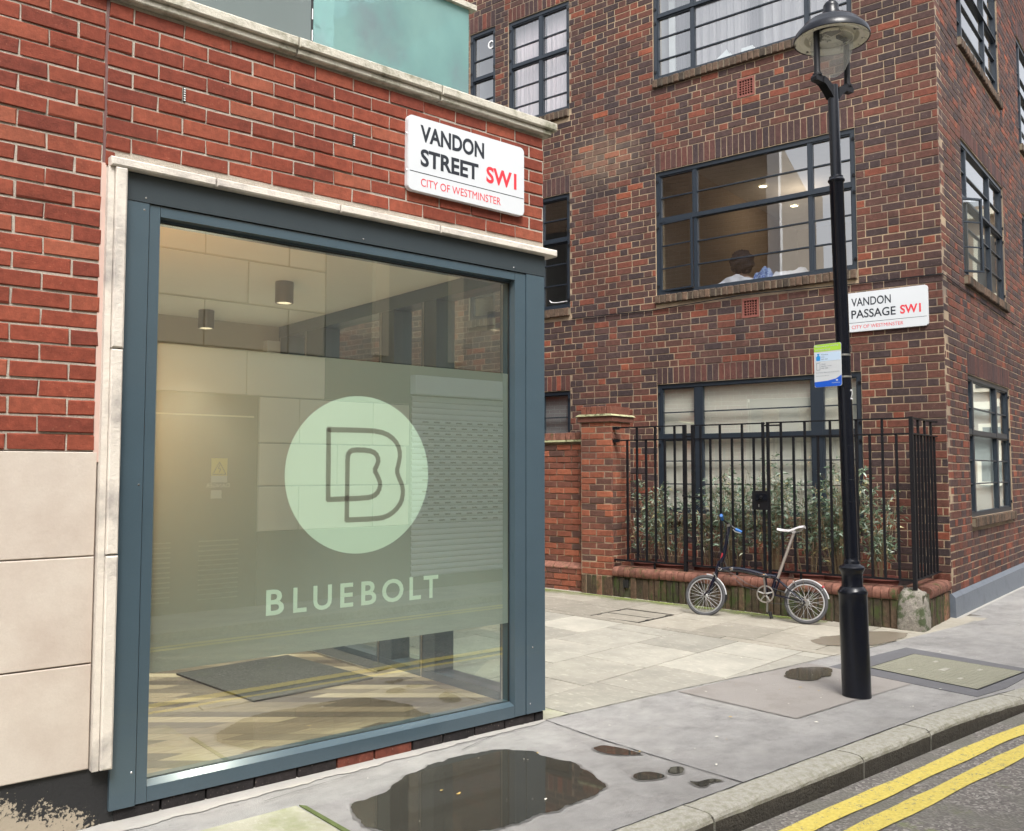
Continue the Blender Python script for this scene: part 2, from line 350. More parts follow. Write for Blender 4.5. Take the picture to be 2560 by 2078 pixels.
FB = Fr(C0, dF, nF); FR = Fr(C0, dR, nR)
def H(x, y): return .0145*max(0, y)*(1 if x > 0 else 0) - .0125*max(0, x-6)
def project(p):
    d = Vector(p)-CAMP; z = d.dot(FW)
    if z < .05: return None
    return (1280+2260.7*d.dot(RT)/z, 1039-2260.7*d.dot(UP)/z, z)

class MB:
    def __init__(s): s.v = []; s.f = []; s.m = []; s.t = []; s.mats = []
    def mi(s, name):
        if name not in s.mats: s.mats.append(name)
        return s.mats.index(name)
    def add(s, vs, fs, mat, tint=.5):
        k = len(s.v); s.v.extend([tuple(v) for v in vs]); i = s.mi(mat)
        for f in fs: s.f.append(tuple(k+x for x in f)); s.m.append(i); s.t.append(tint)
    def box(s, fr, a0, a1, o0, o1, z0, z1, mat, tint=.5):
        vs = [fr.P(a, o, z) for z in (z0, z1) for o in (o0, o1) for a in (a0, a1)]
        s.add(vs, [(0, 1, 3, 2), (4, 6, 7, 5), (0, 4, 5, 1), (2, 3, 7, 6), (0, 2, 6, 4), (1, 5, 7, 3)], mat, tint)
    def brick(s, fr, a0, a1, z0, z1, mat, tint, out=0., dep=.03, ch=.003, jit=.0015):
        j = lambda: random.uniform(-jit, jit)
        o1 = out+random.uniform(-jit, jit)
        ring = lambda e, o: [fr.P(a0+e+j(), o, z0+e+j()), fr.P(a1-e+j(), o, z0+e+j()), fr.P(a1-e+j(), o, z1-e+j()), fr.P(a0+e+j(), o, z1-e+j())]
        vs = ring(0, out-dep)+ring(0, o1-ch)+ring(ch, o1)
        fs = [(8, 9, 10, 11)]
        for b in (0, 4):
            for i in range(4): fs.append((b+i, b+(i+1) % 4, b+4+(i+1) % 4, b+4+i))
        s.add(vs, fs, mat, tint)
    def tube(s, pts, r, mat, n=8, tint=.5, cap=True):
        pts = [Vector(p) for p in pts]; rs = r if isinstance(r, (list, tuple)) else [r]*len(pts)
        vs = []; fs = []
        t0 = (pts[1]-pts[0]).normalized(); ref = Vector((0, 0, 1)) if abs(t0.z) < .9 else Vector((1, 0, 0))
        x = t0.cross(ref).normalized()
        for i, p in enumerate(pts):
            t = (pts[min(i+1, len(pts)-1)]-pts[max(i-1, 0)]).normalized()
            x = (x-t*x.dot(t)).normalized(); y = t.cross(x)
            for k in range(n):
                a = 2*math.pi*k/n; vs.append(p+(x*math.cos(a)+y*math.sin(a))*rs[i])
        for i in range(len(pts)-1):
            for k in range(n): fs.append((i*n+k, i*n+(k+1) % n, (i+1)*n+(k+1) % n, (i+1)*n+k))
        if cap: fs.append(tuple(range(n-1, -1, -1))); fs.append(tuple((len(pts)-1)*n+k for k in range(n)))
        s.add(vs, fs, mat, tint)
    def lathe(s, prof, mat, n=32, M=Matrix(), tint=.5):
        vs = []; fs = []
        for r, z in prof:
            for k in range(n):
                a = 2*math.pi*k/n; vs.append(M @ Vector((r*math.cos(a), r*math.sin(a), z)))
        for i in range(len(prof)-1):
            for k in range(n): fs.append((i*n+k, i*n+(k+1) % n, (i+1)*n+(k+1) % n, (i+1)*n+k))
        s.add(vs, fs, mat, tint)
    def prism(s, poly, z0, z1, mat, fr=None, tint=.5, vert=False):
        """poly in (a,z) of a frame when vert, extruded from out=z0 to z1, else in (x,y) from z0 to z1"""
        n = len(poly)
        if vert: vs = [fr.P(a, z0, z) for a, z in poly]+[fr.P(a, z1, z) for a, z in poly]
        else: vs = [Vector((x, y, z0)) for x, y in poly]+[Vector((x, y, z1)) for x, y in poly]
        fs = [tuple(range(n-1, -1, -1)), tuple(range(n, 2*n))]+[(i, (i+1) % n, n+(i+1) % n, n+i) for i in range(n)]
        s.add(vs, fs, mat, tint)
    def mesh(s, name, smooth=False, recalc=True):
        me = bpy.data.meshes.new(name); me.from_pydata(s.v, [], s.f)
        for m in s.mats: me.materials.append(MATS[m])
        me.polygons.foreach_set('material_index', s.m)
        at = me.attributes.new('tint', 'FLOAT', 'FACE'); at.data.foreach_set('value', s.t)
        if recalc:
            bm = bmesh.new(); bm.from_mesh(me); bmesh.ops.recalc_face_normals(bm, faces=bm.faces); bm.to_mesh(me); bm.free()
        if smooth:
            me.polygons.foreach_set('use_smooth', [True]*len(me.polygons))
            try: me.set_sharp_from_angle(angle=R(smooth if smooth is not True else 40))
            except Exception: pass
        me.update(); return me
WM = {}
def link(name, data, parent=None, M=None):
    o = bpy.data.objects.new(name, data); COL.objects.link(o)
    M = M or Matrix(); WM[o.name] = M.copy()
    if parent: o.parent = parent; o.matrix_basis = WM[parent.name].inverted() @ M
    else: o.matrix_basis = M
    return o
def part(name, mb, parent, smooth=False, kind=None, label=None, M=None):
    """mesh given in world space, its origin moved to its own centre"""
    me = mb.mesh(name, smooth) if isinstance(mb, MB) else mb
    if M is None and len(me.vertices):
        co = np.empty(len(me.vertices)*3); me.vertices.foreach_get('co', co); co = co.reshape(-1, 3)
        c = Vector(((co[:, 0].min()+co[:, 0].max())/2, (co[:, 1].min()+co[:, 1].max())/2, co[:, 2].min()))
        me.transform(Matrix.Translation(-c)); M = Matrix.Translation(c)
    o = link(name, me, parent, M)
    if kind: o['kind'] = kind
    if label: o['label'] = label
    return o
def tag(o, label, cat, group=None):
    o['label'] = label; o['category'] = cat
    if group: o['group'] = group
    return o
def thing(name, loc, label, cat, group=None):
    return tag(link(name, None, None, Matrix.Translation(Vector(loc))), label, cat, group)
def solo(name, mb, label, cat, group=None, smooth=False):
    return tag(part(name, mb, None, smooth), label, cat, group)
def struct(name, mb, parent=None, smooth=False):
    o = part(name, mb, parent, smooth)
    if not parent: o['kind'] = 'structure'
    return o

def text_mesh(s, mat, width, height, depth=.001, bold=.0, mirror=False):
    """flat lettering fitted to width x height, lower-left corner at 0,0"""
    cu = bpy.data.curves.new('text', 'FONT'); cu.body = s; cu.size = 1; cu.offset = bold; cu.resolution_u = 4
    ob = bpy.data.objects.new('text', cu); COL.objects.link(ob)
    bpy.context.view_layer.update()
    dg = bpy.context.evaluated_depsgraph_get(); me = bpy.data.meshes.new_from_object(ob.evaluated_get(dg))
    bpy.data.objects.remove(ob)
    co = np.empty(len(me.vertices)*3); me.vertices.foreach_get('co', co); co = co.reshape(-1, 3)
    mn = co.min(0); mx = co.max(0); sx = width/(mx[0]-mn[0]); sy = height/(mx[1]-mn[1])
    co[:, 0] = (co[:, 0]-mn[0])*sx; co[:, 1] = (co[:, 1]-mn[1])*sy; co[:, 2] = 0
    me.vertices.foreach_set('co', co.ravel()); me.materials.clear(); me.materials.append(MATS[mat]); me.update()
    return me
def place_text(name, s, mat, fr, a, z, w_, h_, out, parent, bold=.0, rot=0, flip=1):
    """reads along +a (flip=1) or along -a (flip=-1) of the frame"""
    me = text_mesh(s, mat, w_, h_, bold=bold)
    u = fr.u*flip; p = fr.P(a, out, z)
    M = Matrix(((u.x, 0, fr.n.x, p.x), (u.y, 0, fr.n.y, p.y), (0, 1, 0, p.z), (0, 0, 0, 1)))
    if rot: M = M @ Matrix.Rotation(rot, 4, 'Z')
    return link(name, me, parent, M)
def rrect(a0, a1, z0, z1, r, n=5):
    pts = []
    for cx, cz, s in ((a1-r, z0+r, -90), (a1-r, z1-r, 0), (a0+r, z1-r, 90), (a0+r, z0+r, 180)):
        for k in range(n+1):
            a = R(s+90*k/n); pts.append((cx+r*math.cos(a), cz+r*math.sin(a)))
    return pts

# bricks laid in a region, returned as (a0,a1,z0,z1,tint)
def lay(a0, a1, z0, z1, course, rows, excl, joint=.011, tintf=None):
    """rows(k) -> (offset, [lengths]) repeated pattern"""
    out = []; k = 0; z = z0
    while z < z1-.02:
        zt = min(z+course-joint, z1)
        off, pat = rows(k); a = a0-off; i = 0
        while a < a1:
            L = pat[i % len(pat)]; i += 1
            segs = [(max(a, a0), min(a+L-joint, a1))]
            for (x0, x1, y0, y1) in excl:
                if zt > y0+.012 and z < y1-.012:
                    ns = []
                    for p, q in segs:
                        if q <= x0 or p >= x1: ns.append((p, q)); continue
                        if p < x0: ns.append((p, x0-joint*.5))
                        if q > x1: ns.append((x1+joint*.5, q))
                    segs = ns
            for p, q in segs:
                if q-p > .02:
                    zz0, zz1 = z, zt
                    for (x0, x1, y0, y1) in excl:
                        if q > x0 and p < x1:
                            if z < y1 < zt: zz0 = max(zz0, y1+.004)
                            if z < y0 < zt: zz1 = min(zz1, y0-.004)
                    if zz1-zz0 > .012: out.append((p, q, zz0, zz1, (tintf or (lambda: random.random()))()))
            a += L
        z += course; k += 1
    return out
MESHC = {}
def put_bricks(parent, fr, bricks, mat, name='brick', keep=300, stuffname='brickwork', cansee=None, dep=.03, out=0., ch=.003, jit=.0015):
    """the bricks that show largest become objects of their own sharing mesh data, the rest one mesh"""
    def area(b):
        p = fr.P((b[0]+b[1])/2, 0, (b[2]+b[3])/2); q = project(p)
        if not q or not (-30 < q[0] < 2590 and -30 < q[1] < 2108): return 0
        if cansee and not cansee(q): return 0
        v = (CAMP-p).normalized(); return (b[1]-b[0])*(b[3]-b[2])*max(0, v.dot(fr.n))/q[2]**2
    srt = sorted(bricks, key=area, reverse=True)
    top = [b for b in srt[:keep] if area(b) > 0]; rest = [b for b in srt[:keep] if area(b) <= 0]+srt[keep:]
    loc = Fr((0, 0, 0), (1, 0, 0), (0, 1, 0))
    for b in top:
        L = round(b[1]-b[0], 2); h = round(b[3]-b[2], 3); ti = int(b[4]*15.99); key = (mat, L, h, ti, random.randint(0, 1), dep)
        if key not in MESHC:
            m = MB(); m.brick(loc, -L/2, L/2, 0, h, mat, (ti+.5)/16, 0, dep, ch, jit); MESHC[key] = m.mesh(name)
        link(name, MESHC[key], parent, fr.M((b[0]+b[1])/2, out+random.uniform(-.0012, .0012), b[2]))
    if rest:
        m = MB()
        for b in rest: m.brick(fr, b[0], b[1], b[2], b[3], mat, b[4], out, dep, ch, jit)
        part(stuffname, m, parent, kind='stuff')
def walled(mb, fr, a0, a1, z0, z1, opens, o0, o1, mat):
    A = sorted({a0, a1, *[x for o in opens for x in o[:2] if a0 < x < a1]}); Zs = sorted({z0, z1, *[x for o in opens for x in o[2:] if z0 < x < z1]})
    for i in range(len(A)-1):
        col = []
        for j in range(len(Zs)-1):
            ca, cz = (A[i]+A[i+1])/2, (Zs[j]+Zs[j+1])/2
            if any(o[0] < ca < o[1] and o[2] < cz < o[3] for o in opens): continue
            if col and abs(col[-1][1]-Zs[j]) < 1e-9: col[-1][1] = Zs[j+1]
            else: col.append([Zs[j], Zs[j+1]])
        for p, q in col: mb.box(fr, A[i], A[i+1], o0, o1, p, q, mat)

# ------------------------------------------------------------------ ground
def koff(x): return -.075*max(0, x-1.9)**1.5
KB = lambda x: -1.44+koff(x); KF = lambda x: -1.603+koff(x)
def edge_y(x):
    pts = [(0, .005), (1, -.02), (1.75, -.055), (2.4, -.10), (3.18, -.10), (3.63, -.13), (4.11, -.12), (4.72, .02), (5.785, .25), (14, 1.8)]
    for (x0, y0), (x1, y1) in zip(pts, pts[1:]):
        if x0 <= x <= x1: return y0+(y1-y0)*(x-x0)/(x1-x0)
    return .005
m = MB(); m.add([(-40, -40, -.5), (60, -40, -.5), (60, 60, -.5), (-40, 60, -.5)], [(0, 1, 2, 3)], 'dark_grit'); struct('ground', m)
m = MB()
xs = [-14, -6, -3, 0, .5, 1, 1.75, 2.2, 2.6, 3, 3.4, 3.8, 4.2, 4.72, 5.2, 5.785, 7, 9, 12, 14]
for a, b in zip(xs, xs[1:]):
    k = [(a, KB(max(a, -5)) if a < 4 else KB(4)), (b, KB(b) if b < 4 else KB(4)), (b, edge_y(b) if b > 0 else .3), (a, edge_y(a) if a >= 0 else .3)]
    if b <= 0: k[2] = (b, .03); k[3] = (a, .03)
    m.add([(x, y, -.0125*max(0, x-6)) for x, y in k]+[(x, y, -.3) for x, y in k], [(0, 1, 2, 3), (0, 4, 5, 1), (3, 2, 6, 7)], 'pavement_asphalt')
pavement = struct('pavement', m)
m = MB(); m.add([(-14, -1.6, -.080), (20, -1.75, -.080), (20, -3.0, -.045), (-14, -3.0, -.045), (20, -4.38, -.08), (-14, -4.38, -.08)], [(0, 1, 2, 3), (3, 2, 4, 5)], 'road_asphalt'); struct('road', m)
def rz(y): return -.08+.035*(1-abs(y+3.0)/1.4)
def yline(y0, y1, far=False):
    m = MB(); x = -14.0; vs = []; fs = []
    while x < 16:
        k = 0 if far else koff(x)*.85
        wob = .004*math.sin(x*5)+.003*math.sin(x*13)
        vs += [(x, y0+k+wob, rz(y0)+.005), (x, y1+k+.006*math.sin(x*7+1), rz(y1)+.005)]; x += .2
    for i in range(len(vs)//2-1): fs.append((2*i, 2*i+2, 2*i+3, 2*i+1))
    m.add(vs, fs, 'yellow_paint'); return m
for y0, y1 in ((-1.775, -1.885), (-1.97, -2.075)): struct('road_marking', yline(y0, y1))
for y0, y1 in ((-3.84, -3.93), (-4.0, -4.09)): struct('road_marking', yline(y0, y1, True))
# kerbs
kerb = link('kerb', None); kerb['kind'] = 'structure'
m = MB(); m.box(WORLD, -14, 3.9, -1.59, -1.44, -.3, -.015, 'dark_grit'); part('kerb_bed', m, kerb)
kx = [-6.0, -5.1, -4.2, -3.3, -2.4, -1.5, -.46, .82, 1.58, 2.79, 3.75, 4.7, 5.7, 6.7, 7.7]
for a, b in zip(kx, kx[1:]):
    m = MB(); n = max(2, int((b-a)/.05)); vs = []; fs = []; hj = random.uniform(-.003, .003)
    prof = [(-.155, -.30), (-.158, -.20), (-.160, -.036), (-.157, -.022), (-.148, -.009), (-.130, -.001), (-.08, .002), (.0, .0), (.0, -.3)]
    for i in range(n+1):
        x = a+.006+(b-a-.012)*i/n; sk = (.02 if i == 0 else (.02 if i == n else 0))
        for q, (dy, z) in enumerate(prof):
            e = .0025 if i in (0, n) and 3 <= q <= 6 else 0
            vs.append((x-dy*.12*(1 if True else 0)-.0, KB(x)+dy+(e if q < 5 else 0)+random.uniform(-.0025, .0025), z-e+hj+random.uniform(-.0012, .0012)))
    P_ = len(prof)
    for i in range(n):
        for q in range(P_-1): fs.append((i*P_+q, (i+1)*P_+q, (i+1)*P_+q+1, i*P_+q+1))
    fs += [tuple(range(P_)), tuple(n*P_+q for q in range(P_-1, -1, -1))]
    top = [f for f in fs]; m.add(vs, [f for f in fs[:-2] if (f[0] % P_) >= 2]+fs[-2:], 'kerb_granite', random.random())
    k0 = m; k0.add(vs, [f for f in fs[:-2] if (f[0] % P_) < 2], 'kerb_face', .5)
    part('kerb_stone', m, kerb)
m = MB(); m.box(WORLD, -14, 20, -4.52, -4.37, -.3, .0, 'kerb_granite'); m.box(WORLD, -14, 20, -5.43, -4.523, -.3, .0, 'pavement_asphalt'); struct('far_pavement', m)

# passage paving: flags laid on a dirt bed
def clip(poly, a, b, c):
    out = []
    for i in range(len(poly)):
        p, q = poly[i], poly[(i+1) % len(poly)]; dp = a*p[0]+b*p[1]+c; dq = a*q[0]+b*q[1]+c
        if dp >= 0: out.append(p)
        if (dp >= 0) != (dq >= 0): t = dp/(dp-dq); out.append((p[0]+(q[0]-p[0])*t, p[1]+(q[1]-p[1])*t))
    return out
m = MB(); vs = [(0.0, -.14, -.006), (6.2, -.14, -.006), (6.2, 1, H(1, 1)-.006), (0, 1, H(1, 1)-.006), (6.2, 16, H(1, 16)-.006), (0, 16, H(1, 16)-.006)]
m.add(vs, [(0, 1, 2, 3), (3, 2, 4, 5)], 'dark_grit')
passage = struct('passage_paving', m)
t7 = R(7.5); fu = (math.cos(t7), math.sin(t7)); fv = (-fu[1], fu[0]); FO_ = (3.117, .717)
def FW2(u, v): return (FO_[0]+fu[0]*u+fv[0]*v, FO_[1]+fu[1]*u+fv[1]*v)
hole = [(2.58, 2.605), (3.291, 2.748), (3.372, 2.047), (2.671, 1.932)]
hu = [((p[0]-FO_[0])*fu[0]+(p[1]-FO_[1])*fu[1], (p[0]-FO_[0])*fv[0]+(p[1]-FO_[1])*fv[1]) for p in hole]
HU0, HU1 = -.335+.0, .36; HV0, HV1 = 1.275, 1.96
def flag(u0, u1, v0, v1, mat, th=.03, gap=.0052):
    poly = [FW2(u0+gap, v0+gap), FW2(u1-gap, v0+gap), FW2(u1-gap, v1-gap), FW2(u0+gap, v1-gap)]
    poly = clip(poly, 1, 0, -.004)
    poly = clip(poly, .0415, 1, -.012)
    poly = clip(poly, .0, 1, .118)
    if len(poly) < 3: return
    ar = abs(sum(poly[i][0]*poly[(i+1) % len(poly)][1]-poly[(i+1) % len(poly)][0]*poly[i][1] for i in range(len(poly))))/2
    if ar < .004: return
    dz = random.uniform(-.0015, .0015); n = len(poly); cx = sum(p[0] for p in poly)/n; cy = sum(p[1] for p in poly)/n
    mm = MB(); e = .004
    top = [(cx+(x-cx)*(1-e), cy+(y-cy)*(1-e), H(x, y)+dz) for x, y in poly]; mid = [(x, y, H(x, y)+dz-.004) for x, y in poly]; bot = [(x, y, H(x, y)-.03) for x, y in poly]
    fs = [tuple(range(n))]
    for L in (0, 1): fs += [(L*n+i, L*n+(i+1) % n, (L+1)*n+(i+1) % n, (L+1)*n+i) for i in range(n)]
    mm.add(top+mid+bot, fs, mat, random.random()); part('flagstone', mm, passage)
rowsL = [(-1.0, -.55, -2.6), (-.55, .05, -2.2), (.05, .655, -2.34), (.655, 1.28, -1.95), (1.28, 1.9, -2.32), (1.9, 2.5, -1.98), (2.5, 3.1, -2.3), (3.1, 3.7, -1.9), (3.7, 4.3, -2.3), (4.3, 4.9, -1.9)]
for v0, v1, j in rowsL:
    us = [j+.765*k for k in range(-3, 4) if j+.765*k < -.2]+[-.125]
    us = [-3.6]+[u for u in us if u > -3.55]
    for a, b in zip(us, us[1:]):
        near = v0 < .1 and b < -2.6
        flag(a, b, v0, v1, 'flagstone_mossy' if near and a < -2.1 else 'flagstone')
for k in range(9):
    v0 = -1.0+k*.62; flag(-.125, 0, v0, v0+.62, 'flagstone_brown')
rowsR = [(-1.2, -.6), (-.6, 0), (0, .6), (.6, 1.2), (1.2, 1.8), (1.8, 2.4), (2.4, 3.0), (3.0, 3.6), (3.6, 4.2), (4.2, 4.8)]
for i, (v0, v1) in enumerate(rowsR):
    us = [0, .66, 1.38, 2.1, 2.8] if i % 2 == 0 else [0, .55, 1.2, 1.95, 2.7]
    for a, b in zip(us, us[1:]):
        if i == 4 and a < .5: continue   # inspection cover sits here
        flag(a, b, v0, v1, 'flagstone_brown')
# inspection cover recessed in the flags, two infilled trays
cv = thing('inspection_cover', (2.95, 2.3, H(1, 2.3)), 'two-tray inspection cover filled with paving, set in the passage flags near the brick pillar', 'drain cover')
def hp(u, v): return FW2(u, v)
for a, b in ((-.0, .30), (.31, .62)):
    for c in ((0, 1),):
        mm = MB(); P4 = [hp(a+.012, 1.212), hp(b-.004, 1.212), hp(b-.004, 1.788), hp(a+.012, 1.788)]
        mm.prism(P4, H(1, 2)-.02, H(1, 2.2)-.001, 'flagstone_brown', tint=.3); part('tray', mm, cv)
mm = MB()
for a, b, c, d in ((.0, .64, 1.2, 1.208), (.0, .64, 1.792, 1.8), (.0, .008, 1.2, 1.8), (.632, .64, 1.2, 1.8), (.301, .306, 1.2, 1.8)):
    mm.prism([hp(a, c), hp(b, c), hp(b, d), hp(a, d)], H(1, 2)-.02, H(1, 2.2)+.001, 'black_iron')
for a, c in ((.10, 1.77), (.44, 1.77), (.14, 1.2), (.5, 1.2)):
    mm.prism([hp(a, c), hp(a+.07, c), hp(a+.06, c+.03), hp(a+.01, c+.02)], H(1, 2)-.01, H(1, 2.2)+.0025, 'black_iron')
part('frame', mm, cv)
# algae along the planter foot
m = MB()
pp = []
for i in range(60):
    s = .9+i*.08; pp.append((s, 1.095, 1.40+.03*random.random()))
vs = []; fs = []
for s, o0, o1 in pp:
    for o in (o0, o1): p = FB.P(s, o, 0); vs.append((p.x, p.y, H(p.x, p.y)+.004))
for i in range(len(pp)-1): fs.append((2*i, 2*i+2, 2*i+3, 2*i+1))
m.add(vs, fs, 'algae_film'); algae = struct('algae', m)

from mathutils import noise as mnoise
def sheet(name, poly, z, mat, sub=0, jit=0., smoothn=2, th=0, wob=.022):
    pts = list(poly)
    for _ in range(smoothn):
        q = []
        for i in range(len(pts)):
            p, r = pts[i], pts[(i+1) % len(pts)]
            q += [(p[0]*.75+r[0]*.25, p[1]*.75+r[1]*.25), (p[0]*.25+r[0]*.75, p[1]*.25+r[1]*.75)]
        pts = q
    if jit:
        q = []
        for i in range(len(pts)):
            p, r_ = pts[i], pts[(i+1) % len(pts)]; n = max(1, int(math.hypot(r_[0]-p[0], r_[1]-p[1])/.012))
            for k in range(n):
                x, y = p[0]+(r_[0]-p[0])*k/n, p[1]+(r_[1]-p[1])*k/n
                q.append((x+wob*mnoise.noise(Vector((x*9, y*9, 1)))+wob*.5*mnoise.noise(Vector((x*31, y*31, 5))), y+wob*mnoise.noise(Vector((x*9, y*9, 7)))+wob*.5*mnoise.noise(Vector((x*31, y*31, 9)))))
        pts = q; jit = .0008
    if jit: pts = [(x+random.uniform(-jit, jit), y+random.uniform(-jit, jit)) for x, y in pts]
    m = MB(); m.add([(x, y, z) for x, y in pts], [tuple(range(len(pts)))], mat); return struct(name, m)
PUD = [[(-1.609, -.458), (-1.44, -.461), (-1.286, -.342), (-1.063, -.258), (-.798, -.213), (-.544, -.306), (-.455, -.423), (-.483, -.555), (-.421, -.682), (-.466, -.789), (-.501, -.991), (-.608, -1.09), (-.803, -1.115), (-1.016, -1.112), (-1.285, -1.129), (-1.5, -1.0), (-1.709, -.772), (-1.665, -.628)],
 [(-.192, -.581), (-.079, -.594), (-.049, -.733), (-.042, -.853), (-.121, -.799), (-.195, -.705)],
 [(-.347, -1.025), (-.273, -1.011), (-.227, -1.049), (-.212, -1.139), (-.294, -1.146), (-.376, -1.103)],
 [(-.131, -1.071), (-.06, -1.07), (-.054, -1.136), (-.14, -1.18), (-.186, -1.123)],
 [(-.204, -1.251), (-.184, -1.301), (-.077, -1.302), (-.053, -1.367), (-.128, -1.341), (-.179, -1.362), (-.227, -1.347)]]
for i, p in enumerate(PUD):
    cx_, cy_ = sum(q[0] for q in p)/len(p), sum(q[1] for q in p)/len(p); sz = max(math.hypot(q[0]-cx_, q[1]-cy_) for q in p)
    grow = lambda e: [(cx_+(q[0]-cx_)*(1+e/sz), cy_+(q[1]-cy_)*(1+e/sz)) for q in p]
    sheet('damp_margin', grow(.016), .0035, 'damp_pavement', jit=.004, smoothn=2, wob=.03 if i == 0 else .014)
    sheet('puddle', p, .0055, 'puddle_water', jit=.004, smoothn=2, wob=.022 if i == 0 else .012)
sheet('damp_patch', [(3.688, .435), (3.928, .342), (4.3, .36), (4.62, .02), (4.35, -.08), (4.111, -.118), (3.634, -.10), (3.40, .16), (3.46, .33)], .0065, 'wet_stain', jit=.006)
sheet('puddle', [(2.08, -.30), (2.26, -.19), (2.46, -.18), (2.66, -.30), (2.50, -.47), (2.206, -.498), (2.08, -.45)], .0085, 'shallow_water', jit=.003)
sheet('concrete_patch', [(1.169, -.066), (1.187, -.972), (1.95, -.975), (2.615, -.99), (2.675, -.31), (2.662, -.125)], .004, 'patch_concrete', smoothn=0)
sheet('cement_fillet', [(-3.4, .02), (-3.4, -.16), (-2.2, -.11), (-1.3, -.075), (-.5, -.05), (-.02, -.035), (.02, .02)], .004, 'cement', smoothn=1, jit=.004)
# joints in the pavement
m = MB()
def crack(pts, wd=.005, z=.0043):
    vs = []; fs = []; q = []
    for (x0, y0), (x1, y1) in zip(pts, pts[1:]):
        n = max(2, int(math.hypot(x1-x0, y1-y0)/.05))
        for i in range(n): q.append((x0+(x1-x0)*i/n, y0+(y1-y0)*i/n))
    q.append(pts[-1])
    for i, (x, y) in enumerate(q):
        a = q[max(0, i-1)]; b = q[min(len(q)-1, i+1)]; L = math.hypot(b[0]-a[0], b[1]-a[1]); nx, ny = -(b[1]-a[1])/L, (b[0]-a[0])/L
        ww = wd*random.uniform(.35, .9); j = random.uniform(-.002, .002)
        vs += [(x+nx*(ww+j), y+ny*(ww+j), z), (x-nx*(ww-j), y-ny*(ww-j), z)]
    for i in range(len(q)-1): fs.append((2*i, 2*i+2, 2*i+3, 2*i+1))
    m.add(vs, fs, 'tar_black')
crack([(0, -.01), (-.027, -.493), (-.009, -1.44)], .006)
crack([(1.169, -.066), (1.187, -.972), (1.95, -.975)], .002, .0083)
crack([(-4, -1.441), (-.4, -1.441), (.8, -1.442), (1.9, -1.442), (2.4, -1.467), (3.0, -1.53)], .005, .0035)
crack([(0, .005), (1, -.022), (1.75, -.058), (2.4, -.103), (3.18, -.102), (3.63, -.132), (4.11, -.122)], .005)
crack([(-1.9, -.19), (-1.2, -.10)], .0025, .009); crack([(-.75, -.16), (-.45, -.06)], .003, .009)
struct('pavement_joints', m)
# slab of old mossy paving at the lower edge
m = MB(); m.prism([(-3.6, -.34), (-1.81, -.328), (-1.80, -.9), (-1.8, -1.25), (-3.6, -1.25)], -.02, .006, 'flagstone_mossy', tint=.6)
m.prism([(-1.795, -.33), (-1.775, -.36), (-1.765, -.9), (-1.79, -.9)], -.02, .0065, 'green_moss'); struct('paving_slab', m)

# service cover beside the lamp post
cv = thing('service_cover', (3.2, -.93, 0), 'square greenish infilled service cover framed in dark asphalt beside the lamp post', 'manhole cover')
mm = MB(); mm.prism([(2.677, -.308), (3.878, -.324), (3.76, -1.40), (3.0, -1.472), (2.591, -1.447)], -.02, .0045, 'dark_surround'); part('surround', mm, cv)
mm = MB(); mm.prism([(2.872, -.52), (3.655, -.495), (3.63, -1.362), (2.78, -1.375)], 0, .007, 'black_iron'); part('frame', mm, cv)
mm = MB(); P4 = [(2.884, -.532), (3.641, -.508), (3.616, -1.351), (2.791, -1.363)]
mm.prism(P4, 0, .0085, 'cover_green')
def bil(u, v): return tuple((1-u)*(1-v)*P4[0][i]+u*(1-v)*P4[1][i]+u*v*P4[2][i]+(1-u)*v*P4[3][i] for i in (0, 1))
for i in range(22):
    for j in range(22):
        u, v = (i+.5)/22, (j+.5)/22
        if (abs(u-.5) < .14 and abs(v-.5) < .06): continue
        q = [bil(u-.014, v-.010), bil(u+.014, v-.010), bil(u+.014, v+.010), bil(u-.014, v+.010)]
        mm.add([(x, y, .0085) for x, y in q]+[(x*.9+bil(u, v)[0]*.1, y*.9+bil(u, v)[1]*.1, .0105) for x, y in q], [(4, 5, 6, 7), (0, 1, 5, 4), (1, 2, 6, 5), (2, 3, 7, 6), (3, 0, 4, 7)], 'cover_green')
part('cover_plate', mm, cv)
for u, v in ((.5, .5), (.22, .3), (.78, .3), (.25, .75), (.75, .72)):
    mm = MB(); q = bil(u, v); s_ = 2 if u == .5 else 1; mm.prism([(q[0]-.03*s_, q[1]-.012*s_), (q[0]+.03*s_, q[1]-.012*s_), (q[0]+.03*s_, q[1]+.012*s_), (q[0]-.03*s_, q[1]+.012*s_)], .008, .0115, 'flagstone', tint=.5); part('key_block', mm, cv)

# ------------------------------------------------------------------ office building on the left
A = thing('office_building', (-3, 1.5, 0), 'orange-red brick and pale stone office corner with a large grey-framed shop window', 'building')
m = MB()
walled(m, FA, -6, -.0, 0, 3.62, [(-2.60, -.0, -1, 2.86), (-6, -2.60, -1, 1.597)], -.25, -.007, 'mortar_grey')
part('brick_wall', m, A)
EX = [(-2.56, .2, 2.5, 2.886)]
def rowsR_(k): return ((0 if k % 2 == 0 else .113), [.2265])
br = lay(-2.605, -.0, 2.862, 3.625, .0752, rowsR_, EX, .0105)
def rowsL_(k): return ((0 if k % 2 == 0 else .1135), [.2265])
br += [b for b in lay(-3.405, -2.617, 1.600, 3.625, .0752, rowsL_, [], .0105)]
br = [b for b in br if not (abs(b[0]+2.2545) < 0)]
put_bricks(A, FA, br, 'red_brick', keep=300, ch=.004, jit=.0028)
m = MB(); m.box(FA, -2.617, -2.605, -.02, -.004, 2.87, 3.63, 'joint_sealant'); part('movement_joint', m, A)
m = MB(); m.brick(FA, -6, -3.41, 1.6, 3.62, 'red_brick', .5); part('far_brickwork', m, A)
